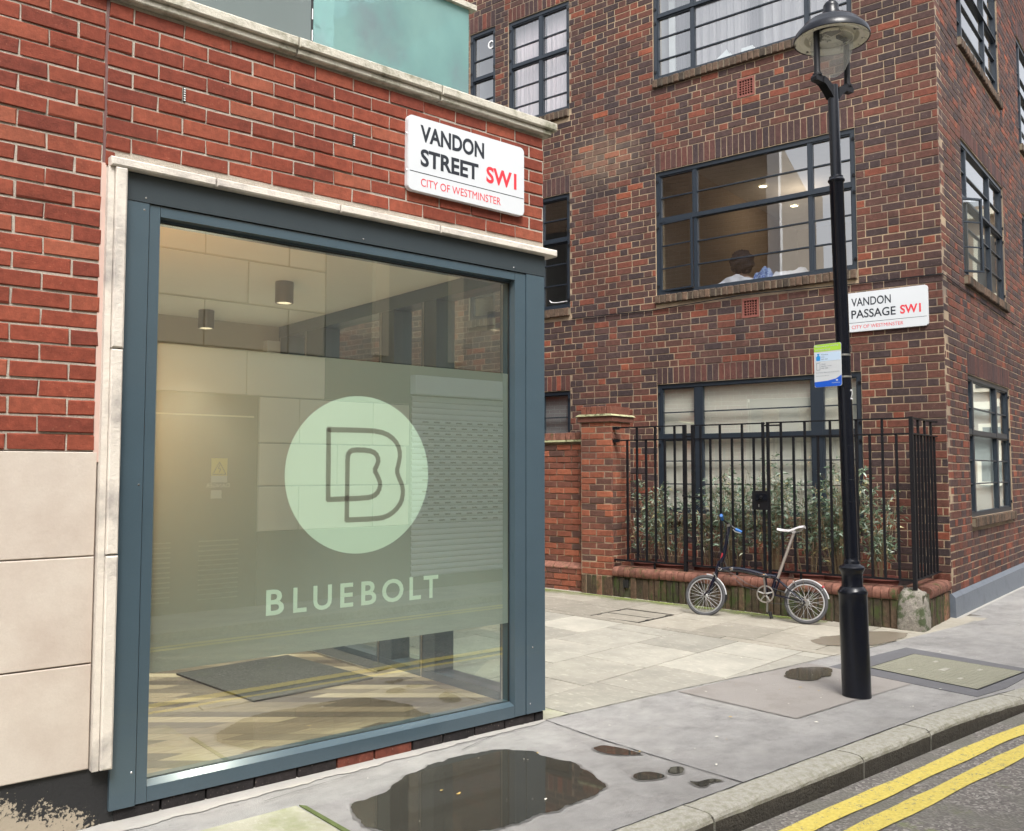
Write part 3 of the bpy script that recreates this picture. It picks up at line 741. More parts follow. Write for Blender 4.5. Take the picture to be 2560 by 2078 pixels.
for x, z in ((-2.265, 3.271), (-1.3595, 3.271)):
    m = MB(); m.box(FA, x-.0055, x+.0055, -.02, .001, z-.034, z+.034, 'gasket')
    for k in range(6): m.box(FA, x-.004, x+.004, .0, .003, z-.03+k*.011, z-.025+k*.011, 'camera_white')
    part('weep_vent', m, A)
# side wall towards the passage above the lobby glazing, and upper storey set back
FS = Fr((0, 0, 0), (0, 1, 0), (1, 0, 0))
m = MB(); walled(m, FS, .26, 12, 0, 3.62, [(.2, 3.4, -1, 2.86)], -.25, -.007, 'mortar_grey')
m.box(FS, 3.0, 12, -6, -.009, 3.62, 8.0, 'mortar_grey'); m.box(FA, -6, -.3, -2.9, -.26, 3.55, 3.64, 'terrace'); part('side_wall', m, A)
ex = [(6.2, 7.4, 4.6, 6.3)]
sb = lay(.032, 12, 2.862, 3.625, .0752, rowsR_, [], .0105)+lay(3.42, 12, .05, 2.86, .0752, rowsR_, [], .0105)+lay(3.0, 9.5, 3.75, 7.95, .0752, rowsR_, ex, .0105)
m = MB()
for b in sb: m.brick(FS, b[0], b[1], b[2], b[3], 'tan_brick' if b[2] > 3.7 else 'red_brick', .3+.5*b[4], 0, .02)
o = part('side_brickwork', m, A, kind='stuff')
m = MB(); m.box(FS, 2.78, 2.995, -.22, .03, 3.7, 8.0, 'paper_white'); part('white_pier', m, A)
for e in ex:
    m = MB(); m.box(FS, e[0], e[1], -.02, -.006, e[2], e[3], 'room_dark'); part('side_window', m, A)
# copings
def stone(nm, fr, a0, a1, o0, o1, z0, z1, mat, ch=.006):
    m = MB(); j = lambda: random.uniform(-.0012, .0012)
    def ring(o, e): return [fr.P(a0+e+j(), o, z0+e+j()), fr.P(a1-e+j(), o, z0+e+j()), fr.P(a1-e+j(), o, z1-e+j()), fr.P(a0+e+j(), o, z1-e+j())]
    vs = ring(o0, 0)+ring(o1-ch, 0)+ring(o1, ch); fs = [(3, 2, 1, 0), (8, 9, 10, 11)]
    for b in (0, 4):
        for i in range(4): fs.append((b+i, b+(i+1) % 4, b+4+(i+1) % 4, b+4+i))
    m.add(vs, fs, mat, random.random()); return part(nm, m, A)
cx = [-4.36, -3.48, -2.595, -1.71, -.82, .075]
for a, b in zip(cx, cx[1:]):
    stone('coping_stone', FA, a+.003, b-.003, -.30, .055, 3.655, 3.705, 'weathered_stone'); stone('coping_stone', FA, a+.004, b-.004-(.03 if b > 0 else 0), -.28, .035, 3.622, 3.656, 'weathered_stone')
for k in range(9): stone('coping_stone', FS, .303+k*.88, 1.177+k*.88, -.30, .075, 3.655, 3.705, 'weathered_stone')
lx = [-2.597, -2.12, -1.46, -.825, .075]
for a, b in zip(lx, lx[1:]): stone('lintel_stone', FA, a+.0025, b-.0025, -.10, .05, 2.853, 2.893, 'limestone')
jz = [.243, 1.150, 2.046, 2.852]
for a, b in zip(jz, jz[1:]): stone('jamb_stone', FA, -2.572, -2.523, -.10, .05, a+.003, b-.003, 'limestone'); 
m = MB(); m.box(FA, -2.600, -2.574, -.1, .028, .243, 2.85, 'limestone'); m.box(FA, -2.622, -2.6, -.1, -.003, 1.55, 2.87, 'reveal_pink'); part('jamb_return', m, A)
sz = [.248, .693, 1.147, 1.595]
for a, b in zip(sz, sz[1:]):
    stone('cladding_slab', FA, -3.9, -2.606, -.06, -.002, a+.003, b-.003, 'cladding_stone', .003); stone('cladding_slab', FA, -5.2, -3.906, -.06, -.002, a+.003, b-.003, 'cladding_stone', .003)
m = MB(); m.box(FA, -6, -2.6, -.2, -.025, -.1, 1.6, 'reveal_pink'); part('slab_bed', m, A)
m = MB(); m.box(FA, -6, -2.45, -.06, -.018, -.1, .247, 'stained_render'); part('plinth', m, A)
# dark bricks under the window
x = -2.5; 
m = MB(); m.box(FA, -2.56, -.0, -.2, -.045, -.1, .10, 'tar_black'); part('footing', m, A)
while x < -.02:
    L = random.choice((.215, .23, .2)); b = min(x+L, -.002); m = MB(); m.brick(FA, x+.004, b, -.04, .052, 'black_brick', 1.0 if -1.62 < x < -1.0 and random.random() < .8 else random.uniform(0, .6), -.012, .03); part('footing_brick', m, A); x = b+.006

# the shop window: frame, glass, film and lettering
m = MB(); S = 'slate_paint'
m.box(FA, -2.521, -2.413, -.12, .004, .056, 2.722, S); m.box(FA, -.149, .0, -.10, .004, .062, 2.722, S)
m.box(FA, -2.521, .002, -.12, .007, 2.724, 2.851, 'slate_paint_shaded')
m.box(FA, -2.409, -2.362, -.05, -.002, .058, 2.72, S); m.box(FA, -.235, -.152, -.05, -.002, .06, 2.72, S)
m.box(FA, -2.36, -.237, -.05, -.002, 2.672, 2.719, S); m.box(FA, -2.36, -.237, -.05, -.003, .058, .1235, S)
m.add([FA.P(-2.358, -.004, .124), FA.P(-.238, -.004, .124), FA.P(-.238, -.050, .142), FA.P(-2.358, -.050, .142), FA.P(-2.358, -.05, .12), FA.P(-.238, -.05, .12)], [(0, 1, 2, 3), (0, 4, 5, 1)], 'slate_paint')
m.box(FA, -.235, -.22, -.12, -.05, .14, 2.7, 'slate_paint'); m.box(FA, -2.375, -2.36, -.12, -.05, .14, 2.7, 'slate_paint')
m.box(FA, -2.36, -.235, -.12, -.051, 2.66, 2.72, 'slate_paint'); m.box(FA, -2.36, -.235, -.12, -.051, .06, .142, 'slate_paint')
win = part('shop_window', m, A)
m = MB()
for z in (.1415, .1435): m.box(FA, -2.358, -.237, -.056, -.052, z-.0015, z+.001, 'gasket')
m.box(FA, -2.358, -.237, -.057, -.053, 2.655, 2.664, 'gasket'); m.box(FA, -.2425, -.237, -.057, -.053, .143, 2.66, 'gasket'); part('gasket', m, win)
m = MB(); m.add([FA.P(-2.36, -.06, .13), FA.P(-.232, -.06, .13), FA.P(-.232, -.06, 2.665), FA.P(-2.36, -.06, 2.665)], [(0, 1, 2, 3)], 'shop_glass'); part('pane', m, win)
m = MB(); m.add([FA.P(-2.36, -.064, .602), FA.P(-.232, -.064, .602), FA.P(-.232, -.064, 2.102), FA.P(-2.36, -.064, 2.102)], [(0, 1, 2, 3)], 'frosted_film'); part('frosted_film', m, win)
m = MB(); N = 72; m.add([FA.P(-1.2625+.4365*math.cos(2*math.pi*k/N), -.0630, 1.493+.418*math.sin(2*math.pi*k/N)) for k in range(N)], [tuple(range(N))], 'vinyl'); part('logo_disc', m, win)
LG = [(-1.478, 1.727), (-1.293, 1.729), (-1.172, 1.727), (-1.096, 1.702), (-1.05, 1.656), (-1.035, 1.603), (-1.046, 1.549), (-1.057, 1.513), (-1.045, 1.478), (-1.022, 1.436), (-1.014, 1.394), (-1.026, 1.341), (-1.065, 1.295), (-1.126, 1.262), (-1.194, 1.255), (-1.365, 1.255), (-1.364, 1.496), (-1.364, 1.582), (-1.356, 1.61), (-1.331, 1.624), (-1.238, 1.623), (-1.191, 1.607), (-1.173, 1.572), (-1.184, 1.54), (-1.2, 1.516), (-1.179, 1.484), (-1.16, 1.443), (-1.171, 1.403), (-1.202, 1.377), (-1.249, 1.367), (-1.476, 1.364)]
LG = [(x+.022 if True else x, z) for x, z in LG]
hard = {0, 15, 30}
pts = []
for i, p in enumerate(LG):
    q = LG[(i+1) % len(LG)]; pr = LG[i-1]
    if i in hard: pts.append(p)
    else: pts += [(p[0]*.75+pr[0]*.25, p[1]*.75+pr[1]*.25), (p[0]*.75+q[0]*.25, p[1]*.75+q[1]*.25)]
m = MB(); hw = .0135; n = len(pts)
for i in range(n):
    p, q = pts[i], pts[(i+1) % n]; L = math.hypot(q[0]-p[0], q[1]-p[1])
    if L < 1e-4: continue
    dx, dz = (q[0]-p[0])/L, (q[1]-p[1])/L; e = hw*.55; y = -.0622+.00002*(i % 2)
    a = (p[0]-dx*e, p[1]-dz*e); b = (q[0]+dx*e, q[1]+dz*e)
    m.add([FA.P(a[0]-dz*hw, y, a[1]+dx*hw), FA.P(b[0]-dz*hw, y, b[1]+dx*hw), FA.P(b[0]+dz*hw, y, b[1]-dx*hw), FA.P(a[0]+dz*hw, y, a[1]-dx*hw)], [(0, 1, 2, 3)], 'vinyl_line')
part('logo_outline', m, win)
for ch, a, b in (('B', -1.787, -1.692), ('L', -1.642, -1.568), ('U', -1.531, -1.425), ('E', -1.376, -1.299), ('B', -1.251, -1.158), ('O', -1.122, -.985), ('L', -.946, -.870), ('T', -.852, -.752)):
    place_text('letter', ch, 'vinyl', FA, a, .801, b-a, .125, -.0625, win, bold=.018)
for x, z in ((-2.43, 2.745), (-2.435, 2.69), (-2.43, 1.45), (-2.43, .2), (-1.3, 2.745), (-.25, 2.745), (-.12, .12), (-.1, .45)):
    m = MB(); Mx = FA.M(x, .004 if z < 2.72 else .0075, z) @ Matrix.Rotation(R(-90), 4, 'X'); m.lathe([(0, .0015), (.004, .001), (.005, 0)], 'chrome', 8, Mx); part('rivet', m, win)

# lobby
lob = MB(); lob.box(WORLD, -4.4, -.02, .13, 3.5, -.1, .095, 'room_dark')
lf = part('lobby_floor', lob, A)
PD = R(-40); pu = (math.cos(PD), math.sin(PD)); pv = (-pu[1], pu[0])
def pw(u, v): return (-2.058+pu[0]*u+pv[0]*v, .903+pu[1]*u+pv[1]*v)
wdt = .112
for i in range(-14, 34):
    u = -3.5+((i*.37) % .9)
    while u < 4.5:
        L = .85; P = [pw(u+.001, i*wdt), pw(u+L-.001, i*wdt), pw(u+L+.09, (i+1)*wdt-.0015), pw(u+.092, (i+1)*wdt-.0015)]
        for c in ((1, 0, 3.0), (-1, 0, -.16), (0, 1, -.145), (0, -1, 3.3)):
            P = clip(P, *c)
            if len(P) < 3: break
        if len(P) >= 3:
            mm = MB(); mm.prism(P, .09, .1+random.uniform(0, .0006), 'plank', tint=random.random())
            if random.random() < 1: part('plank', mm, lf)
        u += L
m = MB(); m.box(WORLD, -4.4, -.02, .125, 3.5, 2.8, 2.86, 'ceiling_white'); m.box(WORLD, -4.4, -.02, .125, 3.5, 2.861, 3.5, 'room_dark'); part('lobby_ceiling', m, A)
m = MB(); m.box(WORLD, -4.4, -.16, 3.36, 3.5, .095, 2.8, 'lobby_wall'); m.box(WORLD, -2.85, -2.70, .21, 3.355, .101, 2.8, 'lobby_wall'); part('lobby_wall', m, A)
m = MB(); m.box(WORLD, -4.4, -2.6, .12, .2, .095, 2.8, 'lobby_wall'); part('lobby_wall', m, A)
posts = [(.14, .235, .165), (.93, 1.112, .17), (1.47, 1.671, .17), (2.553, 2.871, .17), (3.181, 3.36, .17)]
for y0, y1, dx in posts:
    m = MB(); m.box(WORLD, -.16, -.004, y0, y1, .04, 2.70, S); m.box(WORLD, -.165, -.161, y1-.035, y1-.02, .1, 2.7, 'dull_alloy'); part('glazing_post', m, A)
m = MB(); m.box(WORLD, -.165, -.004, .236, 3.36, 2.702, 2.852, S); m.box(WORLD, -.163, -.004, .236, 3.18, -.05, .152, S); part('glazing_rail', m, A)
for y0, y1 in ((.235, .93), (1.112, 1.47), (1.671, 2.553), (2.871, 3.181)):
    m = MB(); m.add([(-.08, y0, .15), (-.08, y1, .15), (-.08, y1, 2.705), (-.08, y0, 2.705)], [(0, 1, 2, 3)], 'shop_glass'); part('side_pane', m, A)
# terrace balustrade
for a, b, mt in ((-3.6, -1.492, 'balcony_grey'), (-1.476, -.405, 'balcony_film')):
    m = MB(); m.box(FA, a, b, -.262, -.25, 3.706, 4.405, mt); part('balustrade_panel', m, A)
m = MB(); m.box(Fr((-.407, .25, 0), (0, 1, 0), (1, 0, 0)), .0125, 2.6, -.012, 0, 3.706, 4.405, 'balcony_film'); part('balustrade_panel', m, A)
m = MB(); m.box(FA, -3.6, -.36, -.285, -.225, 4.408, 4.44, 'weathered_stone'); part('handrail', m, A)
m = MB(); m.box(FA, -1.4895, -1.4785, -.262, -.25, 3.706, 4.405, 'gasket'); part('panel_joint', m, A)
for z in (3.8, 3.9, 4.02, 4.14, 4.26): 
    m = MB(); m.box(FA, -1.487, -1.481, -.25, -.2485, z-.03, z+.03, 'camera_white'); part('joint_clip', m, A)

t = thing('terrace_shrub', (-.85, .62, 3.64), 'dark shrub showing dimly through the right end of the frosted terrace glass', 'plant')
m = MB(); m.lathe([(0, 0), (.13, 0), (.16, .28), (.15, .28), (.14, .25), (0, .25)], 'terracotta', 20, Matrix.Translation((-.85, .62, 3.64))); part('pot', m, t, smooth=30)
m = MB(); rr = np.random.default_rng(3)
for i in range(700):
    c = np.array([-.85, .52, 4.35])+rr.normal(0, 1, 3)*np.array([.16, .09, .17]); c[1] = max(c[1], .29); d = rr.normal(0, 1, 3); d /= np.linalg.norm(d); e = np.cross(d, rr.normal(0, 1, 3)); e /= np.linalg.norm(e)
    P_ = [c-d*.03, c+e*.012, c+d*.03, c-e*.012]
    for q in P_: q[1] = max(q[1], .268)
    m.add([tuple(q) for q in P_], [(0, 1, 2, 3)], 'hair')
part('leaves', m, t, kind='stuff')
m = MB(); m.tube([(-.85, .62, 3.88), (-.87, .58, 4.1), (-.85, .54, 4.35)], [.012, .009, .005], 'straw', 6); part('stem', m, t)

def downlight(x, y, lab):
    t = thing('downlight', (x, y, 2.8), lab, 'ceiling light', 'cylinder downlights in the lobby')
    T = Matrix.Translation((x, y, 2.655))
    m = MB(); m.lathe([(0, .145), (.06, .145), (.0615, .143), (.0615, .002), (.06, 0), (.048, 0), (.046, .02)], 'bronze_grey', 32, T); part('housing', m, t, smooth=True)
    m = MB(); m.lathe([(.046, .02), (.02, .024), (0, .026)], 'lamp_warm', 20, T); part('lamp', m, t)
    L = bpy.data.lights.new('downlight', 'SPOT'); L.energy = 120; L.spot_size = R(100); L.spot_blend = .7; L.color = (1, .95, .85); L.shadow_soft_size = .05
    o = bpy.data.objects.new('downlight_lamp', L); COL.objects.link(o); o.location = (x, y, 2.64)
downlight(-1.005, 1.53, 'dark cylinder ceiling light nearer the glass, right of the other one')
downlight(-.99, 2.95, 'dark cylinder ceiling light further back in the lobby, left of the other one')
t = thing('wall_light', (-2.7, .55, 1.62), 'amber wall light glowing behind the frosted band at the left of the shop window', 'wall light')
m = MB(); m.box(WORLD, -2.698, -2.68, .46, .64, 1.60, 1.95, 'bronze_grey'); part('back_plate', m, t)
m = MB(); m.box(WORLD, -2.68, -2.63, .48, .62, 1.62, 1.93, 'lamp_amber'); part('shade', m, t)
L = bpy.data.lights.new('wall_light', 'POINT'); L.energy = 11; L.color = (1, .44, .16); L.shadow_soft_size = .1
o = bpy.data.objects.new('wall_light_lamp', L); COL.objects.link(o); o.location = (-2.52, .60, 1.78)
t = thing('security_camera', (-.25, 3.33, 2.5), 'small white dome camera high in the far corner of the lobby', 'camera')
m = MB(); m.box(WORLD, -.31, -.19, 3.28, 3.358, 2.52, 2.66, 'camera_white'); part('bracket', m, t)
m = MB(); m.lathe([(0, -.06), (.035, -.05), (.055, -.02), (.06, .01), (.05, .05), (0, .06)], 'camera_white', 20, Matrix.Translation((-.25, 3.26, 2.46))); part('dome', m, t, smooth=True)
m = MB(); m.lathe([(0, -.02), (.015, -.018), (.025, 0), (.025, .01)], 'gasket', 16, Matrix.Translation((-.27, 3.21, 2.43)) @ Matrix.Rotation(R(60), 4, 'X')); part('lens', m, t, smooth=True)
m = MB(); m.prism([(-1.435, 2.216), (-1.342, 1.165), (-.456, 1.232), (-.56, 2.299)], .101, .113, 'carpet'); solo('door_mat', m, 'dark grey carpet mat lying in the middle of the lobby floor', 'door mat')
m = MB(); m.prism([(-.336, 2.6), (-.336, 1.40), (-.17, 1.44), (-.17, 2.6)], .101, .112, 'carpet'); solo('door_mat', m, 'darker strip of matting by the glass side door', 'door mat')
m = MB(); m.prism([(-.355, 2.6), (-.345, 1.36), (-.338, 1.36), (-.348, 2.6)], .101, .116, 'dull_alloy'); part('mat_strip', m, A)

# street sign plates
def street_sign(fr, cx_, w_, z0, z1, label, rows_, out=.0, flip=1, line=None, mitre=1):
    t = thing('street_sign', fr.P(cx_, out, z0), label, 'street sign')
    a0, a1 = cx_-w_/2, cx_+w_/2
    m = MB(); P = rrect(a0, a1, z0, z1, .032); m.prism(P, out+.002, out+.03, 'sign_edge', fr, vert=True); part('backing', m, t)
    m = MB(); P = rrect(a0+.002, a1-.002, z0+.002, z1-.002, .03); m.prism(P, out+.0301, out+.034, 'sign_white', fr, vert=True); part('face', m, t)
    m = MB(); m.box(fr, a0+.012, a1-.006, out+.034, out+.0345, line-.0022, line+.0022, 'sign_black'); part('rule', m, t)
    for s, mat, a, b, za, zb, bd in rows_:
        place_text('lettering', s, mat, fr, a, za, abs(b-a), zb-za, out+.0348, t, bold=bd, flip=flip)
    for a in (a0-.001, a1+.001):
        for z in (z0+.11, z1-.11):
            m = MB(); m.lathe([(0, .006), (.005, .004), (.006, 0)], 'chrome', 8, fr.M(a, out+.02, z)); part('fixing', m, t)
    return t
street_sign(FA, -.6135, .850, 3.065, 3.491, 'white plate reading VANDON STREET SW1 CITY OF WESTMINSTER on the orange-red brick', [
 ('VANDON', 'sign_black', -.957, -.503, 3.351, 3.448, .032), ('STREET', 'sign_black', -.955, -.545, 3.212, 3.312, .032), ('SW1', 'sign_red', -.486, -.252, 3.216, 3.316, .03), ('CITY OF WESTMINSTER', 'sign_red', -.952, -.376, 3.098, 3.143, .0)], out=-.002, line=3.173)
street_sign(FB, .575, .875, 3.050, 3.487, 'white plate reading VANDON PASSAGE SW1 CITY OF WESTMINSTER on the dark brick corner', [
 ('VANDON', 'sign_black', .932, .511, 3.333, 3.427, .015), ('PASSAGE', 'sign_black', .934, .464, 3.199, 3.293, .015), ('SW1', 'sign_red', .418, .208, 3.201, 3.297, .028), ('CITY OF WESTMINSTER', 'sign_red', .932, .389, 3.084, 3.122, .0)], out=-.002, flip=-1, line=3.151)
# ------------------------------------------------------------------ dark brick building across the passage
Bd = thing('brick_building', C0, 'dark multi-coloured brick building with slate-blue metal windows on the corner across the passage', 'building')
WF = [  # s0, s1, z0, z1, mullions, transom, bars above/below, kind
 (.855, 3.400, .985, 2.612, [(1.30, 1.43), (2.785, 2.885)], (1.905, 1.965), [2.25], [1.348, 1.635], 'ground'),
 (.865, 3.398, 3.757, 5.372, [(1.372, 1.412), (2.832, 2.874)], (4.70, 4.755), [5.03], [4.102, 4.396], 'mid'),
 (.865, 3.412, 6.590, 8.16, [(1.375, 1.415), (2.835, 2.875)], (7.425, 7.475), [7.76], [6.865, 7.162], 'top'),
 (4.738, 5.825, .985, 2.612, [(5.225, 5.275)], (1.905, 1.965), [2.25], [1.348, 1.635], 'dark'),
 (4.738, 5.825, 3.757, 5.372, [(5.225, 5.275)], (4.70, 4.755), [5.03], [4.102, 4.396], 'dark'),
 (4.738, 5.825, 6.560, 8.13, [(5.225, 5.275)], (7.425, 7.475), [7.737], [6.835, 7.125], 'pink'),
 (6.072, 6.575, .985, 2.612, [], (1.905, 1.965), [2.25], [1.348, 1.635], 'dark'),
 (6.072, 6.575, 3.757, 5.372, [], (4.70, 4.755), [5.03], [4.102, 4.396], 'dark'),
 (6.072, 6.575, 6.560, 8.17, [], (7.425, 7.475), [7.745], [6.835, 7.113], 'vent')]
WR = [
 (1.055, 3.500, .985, 2.618, [(1.37, 1.44), (2.72, 2.79)], (1.93, 1.985), [2.25], [1.363, 1.636], 'green'),
 (1.050, 3.505, 3.757, 5.372, [(1.385, 1.425), (2.70, 2.74)], (4.68, 4.73), [5.03], [4.102, 4.396], 'dark'),
 (1.050, 3.505, 6.57, 8.16, [(1.385, 1.425), (2.70, 2.74)], (7.425, 7.475), [7.76], [6.865, 7.162], 'dark'),
 (4.920, 7.30, .985, 2.618, [(5.27, 5.32), (6.6, 6.65)], (1.93, 1.985), [2.25], [1.363, 1.636], 'green'),
 (4.920, 7.30, 3.757, 5.372, [(5.27, 5.32), (6.6, 6.65)], (4.68, 4.73), [5.03], [4.102, 4.396], 'dark'),
 (4.920, 7.30, 6.41, 8.1, [(5.27, 5.32), (6.6, 6.65)], (7.3, 7.35), [7.6], [6.75, 7.02], 'dark')]
opF = [w_[:4] for w_ in WF]; opR = [w_[:4] for w_ in WR]
VENT = [(2.025, 2.255, -.05+.0848*72, -.05+.0848*75-.0105), (2.015, 2.235, -.05+.0848*40, -.05+.0848*43-.0105)]
m = MB(); walled(m, FB, -.0, 7.6, -.1, 9.4, opF+[(v[0]+.02, v[1]-.02, v[2]+.02, v[3]-.02) for v in VENT], -.25, -.005, 'mortar_cream')
m.box(FB, 0, 7.6, -7.5, -7.3, -.1, 9.4, 'room_dark'); m.box(FB, 7.6, 15, -7.5, -.005, -.1, 9.4, 'mortar_cream')
part('wall', m, Bd)
m = MB(); walled(m, FR, .26, 8.2, -.1, 9.4, opR, -.25, -.005, 'mortar_cream'); m.box(FR, 8.2, 14, -7, -.01, -.1, 9.4, 'mortar_cream'); part('side_wall', m, Bd)
def course_rows(k):
    return ((.0 if k % 2 == 0 else .178), [.238, .120]) if k % 5 else ((.06), [.238, .238, .120])
exF = []; exR = []; CC = .0848
def up_to(z, base_, j=.0105): return base_+math.ceil((z-base_)/CC)*CC
def dn_to(z, base_): return base_+math.floor((z-base_)/CC)*CC
TOPS = {}
for lst, ex, zb0 in ((WF, exF, -.05), (WR, exR, .245)):
    for s0, s1, z0, z1 in [w_[:4] for w_ in lst]:
        zt = up_to(z1+.205, zb0); zl = dn_to(z0-.095, zb0)
        TOPS[(id(lst), s0, z1)] = (zt-.0105-z1, zl)
        ex.append((s0, s1, z0-.004, z1+.004)); ex.append((s0-.004, s1+.004, zl, z0+.001)); ex.append((s0, s1, z1, zt-.0005))
exF += VENT
def tf():
    return min(1, max(0, random.betavariate(1.15, 1.75)))
bf = lay(0, 7.55, -.05, 9.3, .0848, course_rows, exF, .0105, tf)
bR = lay(.031, 8.15, .245, 9.3, .0848, course_rows, exR, .0105, tf)
bf += lay(7.56, 13, 1.5, 5.5, .0848, course_rows, [], .0105, tf)
put_bricks(Bd, FB, bf, 'stock_brick', keep=215, cansee=lambda q: q[0] > 1420, stuffname='brickwork', ch=.004, jit=.002)
put_bricks(Bd, FR, bR, 'stock_brick', keep=85, stuffname='side_brickwork', ch=.004, jit=.002)
nsol = 0; nsil = 0
sol_rest = MB(); sil_rest = MB()
for fr, lst in ((FB, WF), (FR, WR)):
    for wi, w_ in enumerate(lst):
        s0, s1, z0, z1 = w_[:4]; far = (fr is FR and wi > 2) or (fr is FB and wi in (3, 4, 6, 7))
        n = round((s1-s0)/.0775); p = (s1-s0)/n; sh_, zl_ = TOPS[(id(lst), s0, z1)]; sh_ = round(sh_, 3)
        for i in range(n):
            a = s0+i*p; ti = random.betavariate(1.2, 1.8)
            if far: sol_rest.brick(fr, a+.004, a+p-.004, z1+.008, z1+sh_, 'soldier_stock', ti)
            else:
                L = round(p, 3); key = ('sol', L, int(ti*8), sh_)
                if key not in MESHC:
                    mm = MB(); mm.brick(WORLD if False else Fr((0, 0, 0), (1, 0, 0), (0, 1, 0)), -p/2+.004, p/2-.004, 0, sh_-.008, 'soldier_stock', ti, 0, .03, .004, .002); MESHC[key] = mm.mesh('soldier_brick')
                link('soldier_brick', MESHC[key], Bd, fr.M(a+p/2, random.uniform(-.001, .001), z1+.008))
            if wi == 0 and fr is FB and False: continue
            ti = random.random()
            if far: sil_rest.brick(fr, a+.005, a+p-.005, z0-.108, z0-.002, 'sill_stock', ti, .045, .12)
            else:
                key = ('sil', L, int(ti*8))
                if key not in MESHC:
                    mm = MB(); lf2 = Fr((0, 0, 0), (1, 0, 0), (0, 1, 0)); mm.brick(lf2, -p/2+.005, p/2-.005, 0, .106, 'sill_stock', ti, 0, .15, .01, .003)
                    MESHC[key] = mm.mesh('sill_brick')
                link('sill_brick', MESHC[key], Bd, fr.M(a+p/2, .045+random.uniform(-.003, .003), z0-.108))
part('soldier_course', sol_rest, Bd, kind='stuff'); part('sill_course', sil_rest, Bd, kind='stuff')
for fr, lst in ((FB, WF), (FR, WR)):
    for s0, s1, z0, z1 in [w_[:4] for w_ in lst]:
        m = MB(); m.box(fr, s0+.002, s1-.002, -.12, .034, z0-.10, z0-.014, 'sill_mortar'); part('sill_mortar', m, Bd)
def tube_sheet(fr, s0, s1, z0, z1, out, amp, waves, mat, mb=None):
    m = mb or MB(); n = max(24, int(waves*10)); vs = []; fs = []
    ph = random.random()*6
    for i in range(n+1):
        a = s0+(s1-s0)*i/n; o = out+amp*math.sin(waves*2*math.pi*i/n+ph+.7*math.sin(i*.9))
        for j, z in enumerate(np.linspace(z0, z1, 5)):
            vs.append(fr.P(a+.01*math.sin(i*1.7)*(1-j/4), o*(1)+amp*.5*math.sin(i*.6+j*.5), z))
    for i in range(n):
        for j in range(4): fs.append((i*5+j, (i+1)*5+j, (i+1)*5+j+1, i*5+j+1))
    m.add(vs, fs, mat); return m
ROOM = {'ground': ('room_tan', 1.2), 'mid': ('room_tan', 6.0), 'top': ('room_grey', 1.6), 'dark': ('room_mid', 1.5), 'pink': ('room_dark', .8), 'vent': ('room_grey', 1.2), 'green': ('room_grey', 1.0)}
